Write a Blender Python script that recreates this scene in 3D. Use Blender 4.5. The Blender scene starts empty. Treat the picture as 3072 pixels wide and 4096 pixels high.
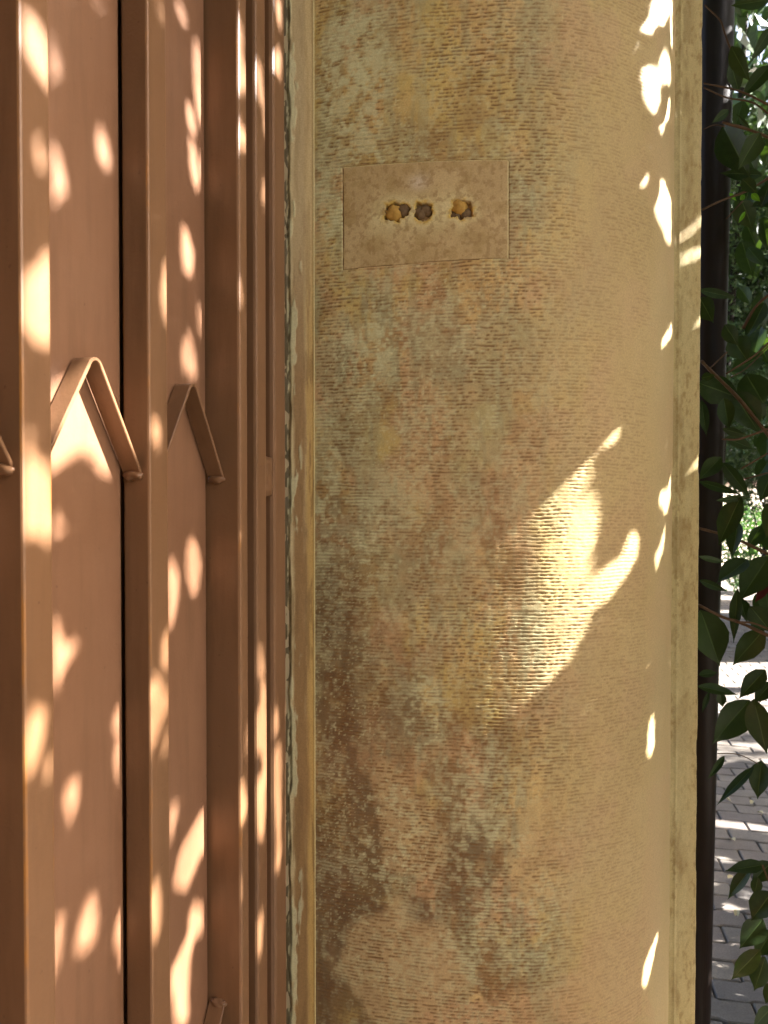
import bpy, bmesh, math, random
import numpy as np
from mathutils import Vector, Matrix

random.seed(7)
RNG = np.random.default_rng(11)
SC = bpy.context.scene
COL = SC.collection
R = math.radians

# ------------------------------------------------------------------ camera
cam_d = bpy.data.cameras.new("camera")
cam = bpy.data.objects.new("camera", cam_d)
COL.objects.link(cam)
cam.location = (0, 0, 1.5)
cam.rotation_euler = (R(90) - math.atan(52 / 3000), 0, 0)
cam_d.sensor_fit = 'VERTICAL'
cam_d.sensor_height = 36.0
cam_d.sensor_width = 27.0
cam_d.lens = 36.0 * 3000 / 4096
cam_d.clip_start = 0.02
cam_d.clip_end = 500
cam_d.dof.use_dof = True
cam_d.dof.focus_distance = 1.27
cam_d.dof.aperture_fstop = 7.5
SC.camera = cam

# ------------------------------------------------------------------ sky, sun, exposure
SUN_EL = R(38.0)
SUN_H = Vector((0.9968, -0.0800, 0)).normalized()
SUN = Vector((math.cos(SUN_EL) * SUN_H.x, math.cos(SUN_EL) * SUN_H.y, math.sin(SUN_EL)))
world = bpy.data.worlds.new("World")
SC.world = world
world.use_nodes = True
wn = world.node_tree
bg = wn.nodes["Background"]
sky = wn.nodes.new("ShaderNodeTexSky")
sky.sky_type = 'NISHITA'
sky.sun_disc = False
sky.sun_elevation = SUN_EL
sky.sun_rotation = math.atan2(SUN.x, SUN.y)
sky.air_density = 0.8
sky.dust_density = 6.0
sky.ozone_density = 0.2
wn.links.new(sky.outputs[0], bg.inputs[0])
bg.inputs[1].default_value = 0.06
sun_d = bpy.data.lights.new("sun", 'SUN')
sun_d.energy = 5.0
sun_d.angle = R(0.65)
sun_d.color = (1.0, 0.98, 0.96)
sun = bpy.data.objects.new("sun", sun_d)
sun.rotation_euler = (-SUN).to_track_quat('-Z', 'Y').to_euler()
sun.location = (6, -1, 6)
COL.objects.link(sun)
SC.view_settings.view_transform = 'Standard'
SC.view_settings.look = 'None'
SC.view_settings.gamma = 1.0
SC.view_settings.use_curve_mapping = False
SC.view_settings.exposure = 3.45
SC.render.engine = 'CYCLES'
SC.cycles.max_bounces = 8

# ------------------------------------------------------------------ measured shapes (metres)
ANG=[-20.0, -19.31, -18.62, -17.91, -17.2, -16.48, -15.76, -15.02, -14.28, -13.67, -13.15, -12.62, -12.08, -11.55, -11.01, -10.45, -9.67, -8.89, -8.1, -7.24, -6.37, -5.49, -4.61, -3.73, -2.86, -1.98, -1.1, -0.23, 1.56, 3.65, 5.72, 7.76, 9.76, 11.73, 13.66, 15.55, 17.39, 19.6, 21.93, 24.17, 26.32, 28.38, 30.35, 32.23, 34.01, 35.71, 38.0, 40.27, 42.36, 44.3, 46.09, 48.35, 51.03, 53.35, 55.35, 57.65, 59.79, 65.42, 72.95, 80.47, 88.0]
ULEN=0.78827
GAPS=[[(0.7129, 1.8102), (0.7188, 1.8079), (0.7308, 1.8002), (0.7457, 1.79), (0.7453, 1.7591), (0.7365, 1.7605), (0.7267, 1.7681), (0.7148, 1.7748), (0.7102, 1.7835)], [(0.7437, 1.6298), (0.7445, 1.5586), (0.7338, 1.5539), (0.719, 1.5567), (0.7085, 1.5667), (0.7076, 1.5928), (0.7126, 1.6091), (0.7247, 1.6145)], [(0.7248, 1.7147), (0.7296, 1.7098), (0.7331, 1.6927), (0.7257, 1.6943)], [(0.8015, 1.8485), (0.8056, 1.8417), (0.8096, 1.8251), (0.808, 1.8148), (0.8023, 1.8068), (0.801, 1.808)], [(0.8003, 1.7544), (0.8071, 1.7412), (0.814, 1.7261), (0.8182, 1.7202), (0.8096, 1.7155), (0.801, 1.7027), (0.7998, 1.7155)], [(0.8758, 1.7829), (0.884, 1.7759), (0.8889, 1.7608), (0.8887, 1.7483), (0.8804, 1.7521), (0.8724, 1.7646), (0.8709, 1.7748)], [(0.8628, 1.8995), (0.8823, 1.9064), (0.8723, 1.8968)], [(0.9222, 1.8937), (0.9299, 1.8927), (0.9377, 1.8862), (0.9364, 1.8783), (0.9259, 1.8821)], [(1.0281, 1.9586), (1.0393, 1.9605), (1.0529, 1.9508), (1.0561, 1.9414), (1.0414, 1.9448)], [(1.0764, 1.9321), (1.0885, 1.9241), (1.1024, 1.9087), (1.1006, 1.8798), (1.1028, 1.8454), (1.0951, 1.8348), (1.0828, 1.845), (1.0781, 1.8653), (1.0735, 1.8854), (1.0728, 1.9108)], [(1.0542, 1.8517), (1.066, 1.8494), (1.0754, 1.8303), (1.0729, 1.8212), (1.0634, 1.8276), (1.0541, 1.8402)], [(1.0609, 1.8186), (1.0704, 1.81), (1.0822, 1.7844), (1.0845, 1.7676), (1.0796, 1.7613), (1.07, 1.7715), (1.0631, 1.7978)], [(1.0898, 1.8011), (1.1012, 1.788), (1.1011, 1.7726), (1.0897, 1.7858)], [(1.0436, 1.7125), (1.0574, 1.7037), (1.0692, 1.6901), (1.0666, 1.6684), (1.057, 1.6613), (1.0432, 1.6727), (1.0425, 1.6936)], [(0.939, 1.6371), (0.942, 1.6184), (0.9415, 1.5729), (0.9364, 1.5803), (0.9307, 1.6026), (0.9309, 1.6213)], [(1.0807, 1.6285), (1.0931, 1.6203), (1.0969, 1.6029), (1.0928, 1.5918), (1.0805, 1.6024)], [(1.0517, 1.6017), (1.0587, 1.5955), (1.0633, 1.5827), (1.0539, 1.589)], [(1.0423, 1.5877), (1.0609, 1.5816), (1.0728, 1.5665), (1.075, 1.5471), (1.0559, 1.5486), (1.042, 1.5562), (1.0367, 1.573)], [(1.1004, 1.8806), (1.1086, 1.8732), (1.1153, 1.8575), (1.1151, 1.8421), (1.1001, 1.849), (1.0958, 1.863)], [(1.0997, 1.8032), (1.108, 1.7985), (1.1147, 1.7846), (1.1146, 1.7769), (1.0996, 1.7836), (1.0953, 1.7935)], [(1.1643, 1.9002), (1.1734, 1.889), (1.1764, 1.869), (1.1793, 1.8418), (1.17, 1.8488), (1.161, 1.8648), (1.1538, 1.872), (1.1551, 1.886)], [(1.1824, 1.8426), (1.1887, 1.8418), (1.1885, 1.8135), (1.181, 1.8165)], [(1.1774, 1.7552), (1.1836, 1.7469), (1.1796, 1.7205), (1.1754, 1.7338)], [(1.2257, 1.9955), (1.2393, 1.9979), (1.2405, 1.9764), (1.2356, 1.9602), (1.2256, 1.9786)], [(1.2287, 1.9338), (1.2402, 1.93), (1.2401, 1.9154), (1.2352, 1.9018), (1.2184, 1.9042), (1.2172, 1.9183)], [(0.8018, 1.5484), (0.8553, 1.5468), (0.8938, 1.4565), (0.8736, 1.4626), (0.8608, 1.4782), (0.8421, 1.4853), (0.824, 1.4837), (0.7981, 1.4748), (0.7844, 1.478), (0.7851, 1.5328)], [(0.8327, 1.5538), (0.8421, 1.5487), (0.8918, 1.4668), (0.8847, 1.4657), (0.8612, 1.5065), (0.8311, 1.5471)], [(0.7632, 1.5227), (0.7768, 1.5269), (0.7934, 1.5118), (0.7654, 1.4866), (0.7615, 1.4916)], [(0.7086, 1.4874), (0.7156, 1.478), (0.7132, 1.4753), (0.7085, 1.4816)], [(0.7107, 1.4697), (0.7227, 1.4625), (0.7401, 1.4515), (0.7437, 1.4373), (0.7438, 1.4021), (0.7394, 1.3968), (0.7219, 1.4061), (0.7098, 1.4039), (0.7052, 1.4121), (0.7058, 1.4528)], [(0.7975, 1.4306), (0.8129, 1.4197), (0.8057, 1.4168), (0.7968, 1.4176)], [(0.9102, 1.4827), (0.9196, 1.4746), (0.9226, 1.4594), (0.9175, 1.4561), (0.9081, 1.4699)], [(1.0588, 1.3611), (1.078, 1.3465), (1.0867, 1.3227), (1.0776, 1.3028), (1.0677, 1.2964), (1.0489, 1.3224), (1.0492, 1.348)], [(1.0086, 1.3439), (1.0217, 1.337), (1.0305, 1.3224), (1.0258, 1.3005), (1.01, 1.2736), (1.0057, 1.2809), (1.0055, 1.3385)], [(0.9351, 1.2698), (0.9383, 1.2631), (0.9367, 1.2272), (0.9288, 1.2373), (0.927, 1.255)], [(0.795, 1.3424), (0.8018, 1.3306), (0.8073, 1.3157), (0.8307, 1.3104), (0.8217, 1.3029), (0.8085, 1.2986), (0.8041, 1.2903), (0.7949, 1.2934)], [(1.1589, 1.1817), (1.1712, 1.1662), (1.1817, 1.1347), (1.1586, 1.1423), (1.1544, 1.162)], [(0.7957, 1.2931), (0.8041, 1.2886), (0.8011, 1.2797), (0.797, 1.2893)], [(0.7152, 1.2667), (0.7299, 1.2582), (0.7311, 1.2517), (0.7222, 1.2415), (0.7171, 1.2256), (0.7074, 1.2194), (0.7046, 1.225), (0.7054, 1.2541)], [(0.7358, 1.2239), (0.7396, 1.2146), (0.7369, 1.2081), (0.7318, 1.2087)], [(0.8945, 1.2254), (0.9021, 1.2207), (0.9019, 1.2022), (0.8909, 1.2139)], [(0.8959, 1.199), (0.9018, 1.1929), (0.9021, 1.1564), (0.8937, 1.1629), (0.8922, 1.1801)], [(0.8158, 1.1916), (0.8276, 1.1812), (0.8259, 1.1665), (0.8183, 1.1555), (0.8127, 1.1726), (0.812, 1.1865)], [(0.851, 1.0698), (0.8604, 1.052), (0.8602, 1.0288), (0.8488, 1.0214), (0.8272, 1.0311), (0.8243, 1.0398), (0.8336, 1.0568)], [(0.9008, 1.0195), (0.9061, 1.0089), (0.9075, 0.9722), (0.897, 0.99), (0.8926, 1.0057)], [(0.7929, 1.0773), (0.807, 1.069), (0.8055, 1.0598), (0.7937, 1.0268), (0.7918, 1.0363)], [(0.9055, 1.2321), (0.9207, 1.2195), (0.9364, 1.2027), (0.9363, 1.1893), (0.9203, 1.18), (0.9104, 1.1631), (0.9029, 1.1717)], [(0.932, 1.1679), (0.9371, 1.1582), (0.9338, 1.1461), (0.9258, 1.1436)], [(0.9052, 1.0269), (0.9165, 1.0074), (0.9162, 0.9829), (0.9064, 0.9642), (0.9019, 0.9725)], [(1.0049, 1.0815), (1.0256, 1.0719), (1.0187, 1.0583), (1.0075, 1.0367), (1.0045, 1.0444)], [(1.0899, 1.0364), (1.0974, 1.0182), (1.0956, 0.9898), (1.0744, 0.9829), (1.05, 0.9675), (1.0269, 0.9781), (1.018, 0.9914), (1.0273, 1.0139), (1.0553, 1.0212)], [(1.0569, 0.9419), (1.0888, 0.917), (1.086, 0.8917), (1.0711, 0.9028), (1.0589, 0.8926), (1.0491, 0.8747), (1.0461, 0.8109), (1.0254, 0.8252), (1.0079, 0.8694), (1.006, 0.8937), (1.0307, 0.9013), (1.0495, 0.9114)], [(1.0933, 1.0334), (1.1044, 1.0172), (1.1071, 0.9934), (1.0957, 0.9831), (1.0892, 1.0063)], [(1.1079, 1.0925), (1.1113, 1.0866), (1.1099, 1.06), (1.1065, 1.0659)], [(1.1646, 1.1403), (1.1815, 1.1204), (1.1843, 1.0738), (1.1837, 0.9897), (1.1698, 1.0055), (1.1701, 1.0387), (1.1426, 1.0559), (1.1441, 1.0867), (1.1643, 1.1026)], [(1.1514, 1.0136), (1.1699, 1.0102), (1.1791, 0.9678), (1.1693, 0.9294), (1.1539, 0.9442), (1.1451, 0.9883)], [(1.1624, 0.8448), (1.1666, 0.8232), (1.1589, 0.7874), (1.1498, 0.8049), (1.153, 0.8313)], [(1.2093, 1.0839), (1.2193, 1.0729), (1.2226, 1.0518), (1.209, 1.0448), (1.2058, 1.0632)], [(1.2156, 1.0323), (1.2313, 1.021), (1.2321, 0.943), (1.2281, 0.8622), (1.2145, 0.8694), (1.2182, 0.9172), (1.2085, 0.9688), (1.2087, 1.008)], [(1.2875, 1.085), (1.2876, 1.0696), (1.2829, 1.046), (1.2931, 1.0136), (1.2918, 0.9755), (1.2867, 0.9477), (1.2893, 0.9239), (1.3064, 0.9231), (1.3207, 0.9117), (1.3327, 0.9395), (1.3454, 0.9155), (1.3456, 0.8971), (1.3317, 0.8858), (1.2997, 0.8742), (1.2856, 0.8831), (1.2851, 0.8663), (1.2734, 0.8375), (1.2637, 0.8367), (1.2591, 0.8291), (1.2569, 0.834), (1.2563, 0.8681), (1.256, 0.9098), (1.2575, 0.9476), (1.2593, 1.0152), (1.2593, 1.0482), (1.2563, 1.0496), (1.2561, 1.0715), (1.2582, 1.0695), (1.2658, 1.0724), (1.2747, 1.0799)], [(1.3094, 1.0928), (1.315, 1.0899), (1.3134, 1.0802), (1.2989, 1.0838), (1.2958, 1.0897)], [(1.4518, 0.9545), (1.4531, 0.9197), (1.4223, 0.9089), (1.4011, 0.9327), (1.3964, 0.9469), (1.4302, 0.9421)], [(1.4209, 0.895), (1.4154, 0.8662), (1.3967, 0.8518), (1.3888, 0.8493), (1.3813, 0.8655), (1.3911, 0.8692), (1.405, 0.8784)], [(1.3794, 0.6428), (1.3883, 0.6242), (1.3871, 0.6013), (1.38, 0.595), (1.3711, 0.6022), (1.3717, 0.6252)], [(1.3681, 1.6468), (1.4005, 1.6479), (1.4242, 1.6492), (1.4219, 1.6281), (1.3972, 1.6116), (1.3832, 1.6156), (1.3658, 1.6053), (1.3493, 1.6104), (1.3471, 1.6172), (1.3618, 1.6245)], [(1.4302, 1.6498), (1.4412, 1.6513), (1.4406, 1.6203), (1.4418, 1.5813), (1.4351, 1.5888), (1.4324, 1.6177)], [(1.4037, 1.5764), (1.4261, 1.5687), (1.4364, 1.5449), (1.4302, 1.5284), (1.4066, 1.5301), (1.3912, 1.5298), (1.3897, 1.5063), (1.3726, 1.4904), (1.3568, 1.5068), (1.3478, 1.5312), (1.3456, 1.5503), (1.3497, 1.5613), (1.3587, 1.5588), (1.3841, 1.5512), (1.3906, 1.5662)], [(1.4276, 1.5073), (1.4341, 1.5041), (1.4253, 1.4797), (1.4054, 1.4735), (1.4168, 1.488)], [(1.3885, 1.4718), (1.4013, 1.4723), (1.4015, 1.4635), (1.3939, 1.4606)], [(1.3531, 1.4092), (1.3602, 1.4066), (1.3489, 1.4001), (1.3457, 1.4038)], [(1.3967, 1.3974), (1.4139, 1.3835), (1.444, 1.36), (1.4468, 1.3236), (1.4436, 1.299), (1.4208, 1.3017), (1.394, 1.3326), (1.377, 1.3592), (1.3898, 1.3733)], [(1.5391, 1.604), (1.5407, 1.6037), (1.5406, 1.5742), (1.5392, 1.5866)], [(1.5391, 1.4876), (1.5404, 1.4857), (1.5404, 1.4474), (1.5397, 1.4519)], [(1.5402, 1.3149), (1.5401, 1.2975), (1.5195, 1.2938), (1.5186, 1.309), (1.5289, 1.3074)], [(1.5404, 1.2565), (1.5405, 1.2459), (1.5291, 1.251), (1.5222, 1.2616), (1.5273, 1.2747)], [(1.539, 1.155), (1.5399, 1.1447), (1.5364, 1.1468), (1.5347, 1.1548)], [(1.5393, 1.1281), (1.5402, 1.125), (1.5401, 1.0916), (1.5394, 1.0998)], [(1.5385, 0.9389), (1.5394, 0.9231), (1.5337, 0.9222), (1.5302, 0.9281), (1.5354, 0.937)], [(1.4475, 1.1775), (1.4506, 1.1638), (1.4044, 1.1563), (1.4003, 1.1625), (1.4238, 1.1706)], [(1.4511, 0.9499), (1.4477, 0.9205), (1.3979, 0.9406), (1.3997, 0.9497), (1.4292, 0.9406)], [(1.396, 0.9416), (1.4436, 0.922), (1.4239, 0.9111), (1.3999, 0.9348)], [(1.3705, 0.6023), (1.384, 0.5914), (1.3788, 0.5894), (1.3738, 0.5926)], [(1.3975, 0.3111), (1.4018, 0.3108), (1.3878, 0.2932), (1.371, 0.2674), (1.3593, 0.282), (1.3676, 0.3048)], [(1.8732, 1.6643), (1.8737, 1.6544), (1.8725, 1.6484), (1.871, 1.6459), (1.871, 1.6493), (1.8721, 1.6568)], [(1.8735, 1.5518), (1.8741, 1.5453), (1.8733, 1.5257), (1.8711, 1.5209), (1.871, 1.5284), (1.8719, 1.5491)]]
GROUND_GAPS=[[(7.067, -1.442), (7.124, -1.878), (6.094, -1.608), (6.209, -1.267)], [(6.046, -1.234), (5.976, -1.577), (5.386, -1.422), (5.406, -1.104)], [(5.221, -1.067), (5.263, -1.39), (4.369, -1.155), (4.436, -1.045), (4.273, -0.874)], [(3.605, -0.767), (3.574, -0.843), (3.531, -0.921), (3.477, -0.908), (3.513, -0.822), (3.535, -0.752)], [(2.63, -0.571), (2.635, -0.606), (2.583, -0.599), (2.586, -0.562)], [(2.496, -0.54), (2.489, -0.556), (2.456, -0.553), (2.459, -0.532)], [(2.433, -0.527), (2.43, -0.555), (2.386, -0.545), (2.395, -0.519)], [(2.376, -0.515), (2.368, -0.547), (2.33, -0.568), (2.317, -0.558), (2.342, -0.528), (2.351, -0.509)], [(2.954, -0.71), (2.956, -0.727), (2.881, -0.706), (2.898, -0.699)], [(3.191, -0.686), (3.217, -0.722), (3.189, -0.753), (3.162, -0.71)], [(2.835, -0.615), (2.847, -0.646), (2.81, -0.681), (2.794, -0.628)], [(10.438, -2.247), (10.378, -2.657), (10.218, -2.616), (10.207, -2.198)]]
SHRUB_LEAVES=[[0.814, 1.6084, 2.5576, 0.7434, 1.6242, 2.5574, 0.0323, 0], [0.8961, 1.7547, 2.5909, 0.8435, 1.7498, 2.5068, 0.028, 0], [0.7403, 1.6159, 2.4651, 0.7802, 1.6199, 2.3907, 0.0356, 0], [0.7676, 1.6808, 2.4682, 0.801, 1.7012, 2.4132, 0.0327, 0], [0.8804, 1.728, 2.4886, 0.8246, 1.7512, 2.4257, 0.0348, 0], [0.7629, 1.6748, 2.3607, 0.7267, 1.6738, 2.3328, 0.0201, 0], [0.8138, 1.6844, 2.3242, 0.7799, 1.6792, 2.3547, 0.0101, 0], [0.785, 1.7507, 2.3653, 0.829, 1.7234, 2.2331, 0.0695, 0], [0.871, 1.7291, 2.3206, 0.8229, 1.7173, 2.27, 0.0241, 0], [0.8155, 1.6407, 2.2948, 0.7813, 1.6706, 2.2271, 0.0441, 0], [0.891, 1.7789, 2.2625, 0.7962, 1.791, 2.2736, 0.0297, 0], [0.7918, 1.6714, 2.2082, 0.8148, 1.6479, 2.1658, 0.0288, 0], [0.8737, 1.7103, 2.2163, 0.8525, 1.712, 2.1579, 0.0331, 0], [0.792, 1.7328, 2.2018, 0.8196, 1.761, 2.1959, 0.0082, 1], [0.8157, 1.7306, 2.185, 0.8335, 1.7381, 2.2022, 0.0116, 1], [0.7886, 1.6221, 2.1554, 0.8038, 1.6124, 2.135, 0.0129, 1], [0.8363, 1.7682, 2.2028, 0.873, 1.7858, 2.1352, 0.0498, 0], [0.8786, 1.7137, 2.1783, 0.8392, 1.7258, 2.1689, 0.0252, 0], [0.7298, 1.7476, 1.9845, 0.8135, 1.7343, 1.9625, 0.0209, 0], [0.6925, 1.6515, 1.9415, 0.7117, 1.6317, 1.8823, 0.0438, 0], [0.7835, 1.7304, 1.9009, 0.8075, 1.7195, 1.8489, 0.0368, 0], [0.8867, 1.7537, 1.9572, 0.843, 1.758, 1.8683, 0.041, 0], [0.8097, 1.7555, 1.8765, 0.8399, 1.7328, 1.8172, 0.0523, 0], [0.6877, 1.6305, 1.7622, 0.7093, 1.6095, 1.7653, 0.0173, 0], [0.7203, 1.7282, 1.7676, 0.8217, 1.7294, 1.7323, 0.0634, 0], [0.8504, 1.766, 1.794, 0.8985, 1.7785, 1.7194, 0.0679, 0], [0.7475, 1.6542, 1.7222, 0.7574, 1.6505, 1.6505, 0.0341, 0], [0.8042, 1.7352, 1.7486, 0.8651, 1.7284, 1.6501, 0.0664, 0], [0.7396, 1.6417, 1.6535, 0.7872, 1.6268, 1.6375, 0.0185, 0], [0.7921, 1.7449, 1.6428, 0.8589, 1.7409, 1.6153, 0.0279, 0], [0.7459, 1.7662, 1.7325, 0.7658, 1.7838, 1.649, 0.0237, 0], [0.7868, 1.7517, 1.598, 0.7436, 1.7716, 1.5448, 0.0388, 0], [0.8057, 1.7869, 1.5869, 0.8694, 1.7795, 1.5024, 0.0321, 0], [0.7254, 1.7294, 1.5409, 0.8118, 1.7012, 1.5108, 0.0194, 0], [0.9072, 1.7582, 1.5591, 0.8727, 1.7408, 1.4948, 0.0437, 0], [0.7115, 1.6064, 1.4968, 0.7956, 1.6142, 1.5043, 0.014, 0], [0.7653, 1.6069, 1.5059, 0.7223, 1.6253, 1.3992, 0.0453, 0], [0.7797, 1.6514, 1.451, 0.7583, 1.6299, 1.3684, 0.0339, 0], [0.6798, 1.618, 1.3764, 0.7493, 1.6302, 1.3596, 0.013, 0], [0.8281, 1.7041, 1.3624, 0.7475, 1.6832, 1.3112, 0.0418, 0], [0.8932, 1.7391, 1.3671, 0.8202, 1.7266, 1.2641, 0.0664, 0], [0.7199, 1.7097, 1.3151, 0.7801, 1.6974, 1.2903, 0.0182, 0], [0.8339, 1.6153, 1.4978, 0.8157, 1.6045, 1.4176, 0.0268, 0], [0.7899, 1.6727, 1.2995, 0.78, 1.6673, 1.1789, 0.0256, 0], [0.824, 1.7323, 1.272, 0.8358, 1.7221, 1.2145, 0.0276, 0], [0.7322, 1.7335, 1.2429, 0.7839, 1.7302, 1.1087, 0.0739, 0], [0.8551, 1.6828, 1.2064, 0.7965, 1.7053, 1.1201, 0.052, 0], [0.8278, 1.6924, 1.2575, 0.8782, 1.6903, 1.1955, 0.0474, 0], [0.7347, 1.7439, 1.0892, 0.7825, 1.7503, 1.0936, 0.0186, 0], [0.8193, 1.6046, 1.1339, 0.7616, 1.6029, 1.0712, 0.0396, 0], [0.691, 1.6462, 1.0873, 0.7768, 1.6318, 1.0734, 0.0229, 0], [0.7515, 1.6703, 1.0684, 0.7606, 1.6774, 1.0327, 0.0201, 0], [0.8507, 1.7377, 1.0323, 0.7652, 1.7441, 0.9278, 0.0685, 0], [0.8652, 1.6655, 1.092, 0.8255, 1.6667, 1.0446, 0.0355, 0], [0.8018, 1.6191, 1.0669, 0.8291, 1.6163, 0.9452, 0.0512, 0], [0.7733, 1.777, 1.0408, 0.7555, 1.7732, 0.9917, 0.0118, 0], [0.8013, 1.7548, 0.8953, 0.7501, 1.7279, 0.8497, 0.0163, 0], [0.8948, 1.7673, 0.8802, 0.8788, 1.7527, 0.7931, 0.0469, 0], [0.8756, 1.7641, 0.8671, 0.7778, 1.7449, 0.7797, 0.0222, 0], [0.8451, 1.6477, 0.6904, 0.7538, 1.6488, 0.6748, 0.0297, 0], [0.8193, 1.658, 0.677, 0.7673, 1.6723, 0.6001, 0.0266, 0], [0.8566, 1.7031, 0.6343, 0.8545, 1.7141, 0.5846, 0.0251, 0], [0.8955, 1.72, 0.6607, 0.8489, 1.7151, 0.6143, 0.0412, 0], [0.8446, 1.6181, 0.6446, 0.8001, 1.6216, 0.5789, 0.0508, 0], [0.8573, 1.6803, 0.5501, 0.7988, 1.6679, 0.4896, 0.0469, 0], [0.815, 1.6068, 0.525, 0.7577, 1.6267, 0.4426, 0.0366, 0], [0.871, 1.6945, 0.4545, 0.8472, 1.7003, 0.3716, 0.0419, 0], [0.8993, 1.7214, 0.504, 0.8702, 1.7314, 0.4234, 0.0483, 0], [0.8638, 1.6504, 0.3692, 0.8069, 1.6245, 0.3387, 0.0295, 0], [0.8557, 1.6358, 0.435, 0.8516, 1.6569, 0.3681, 0.0241, 0], [0.7881, 1.6484, 2.1275, 0.778, 1.658, 2.1055, 0.0088, 1], [0.9994, 1.9511, 1.2824, 0.9649, 1.9489, 1.2305, 0.0221, 2], [1.2384, 2.3981, 2.6683, 1.2341, 2.4481, 2.5743, 0.062, 0], [1.0665, 2.2647, 2.1378, 1.0921, 2.2321, 2.0752, 0.0377, 0], [1.0346, 2.0289, 1.6626, 1.0292, 2.0205, 1.5976, 0.0324, 0], [1.0842, 2.1193, 2.4155, 1.1151, 2.1397, 2.3352, 0.0464, 0], [1.1294, 2.3528, 2.3575, 1.172, 2.3544, 2.2626, 0.0547, 0], [1.1477, 2.4342, 2.2997, 1.1868, 2.3843, 2.1984, 0.0592, 0], [1.1117, 2.2987, 1.8796, 1.1582, 2.3363, 1.7784, 0.0557, 0], [1.0797, 2.1458, 2.0936, 1.0912, 2.1627, 1.9876, 0.0554, 0], [1.1211, 2.2416, 1.8512, 1.1298, 2.2774, 1.7842, 0.0364, 0], [1.1641, 2.3235, 2.0305, 1.1157, 2.2813, 1.9315, 0.0492, 0], [1.0579, 2.0519, 1.728, 1.1269, 2.0913, 1.6886, 0.0367, 0], [1.0055, 2.0727, 2.3606, 0.9734, 2.0714, 2.2629, 0.0533, 0], [1.1033, 2.1954, 1.9159, 1.0078, 2.189, 1.8755, 0.0615, 0], [1.1104, 2.2442, 2.4209, 1.141, 2.211, 2.3477, 0.0427, 0], [1.1422, 2.2812, 1.7239, 1.2079, 2.3204, 1.6679, 0.0407, 0], [1.0437, 2.203, 2.2557, 1.0855, 2.2169, 2.1505, 0.0593, 0], [1.1603, 2.3138, 2.3651, 1.1823, 2.315, 2.2564, 0.0567, 0], [0.9961, 2.0667, 2.1886, 1.018, 2.018, 2.1233, 0.0385, 0], [1.0765, 2.0893, 1.6136, 1.0379, 2.0993, 1.552, 0.0414, 0], [1.0878, 2.2088, 1.8075, 1.0302, 2.2396, 1.7206, 0.0641, 0], [1.153, 2.2525, 1.7111, 1.1272, 2.2215, 1.5983, 0.0563, 0], [1.1353, 2.2985, 1.697, 1.1703, 2.2812, 1.6453, 0.0371, 0], [1.0474, 2.2341, 2.5735, 1.0993, 2.2225, 2.4557, 0.0675, 0], [1.0353, 2.0956, 1.7825, 1.0787, 2.1324, 1.7231, 0.0352, 0], [1.1471, 2.3303, 2.0154, 1.197, 2.3348, 1.9141, 0.0591, 0], [1.0967, 2.3109, 2.5555, 1.1657, 2.349, 2.5339, 0.037, 0], [1.0467, 2.2077, 2.6607, 1.0189, 2.2005, 2.5726, 0.0459, 0], [1.2515, 2.4222, 2.6881, 1.2927, 2.4055, 2.6314, 0.04, 0], [1.2009, 2.3629, 1.4327, 1.2111, 2.3282, 1.3207, 0.0597, 0], [1.0481, 2.1107, 1.2331, 1.0796, 2.083, 1.1632, 0.0466, 0], [1.1696, 2.3288, 1.4169, 1.135, 2.338, 1.339, 0.0459, 0], [1.0644, 2.1091, 1.2038, 1.0401, 2.1196, 1.1371, 0.0373, 0], [1.0304, 2.0381, 1.3463, 1.0623, 1.9952, 1.2481, 0.0616, 0], [1.0325, 2.0314, 1.2817, 1.0738, 2.0776, 1.165, 0.0553, 0]]
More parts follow.
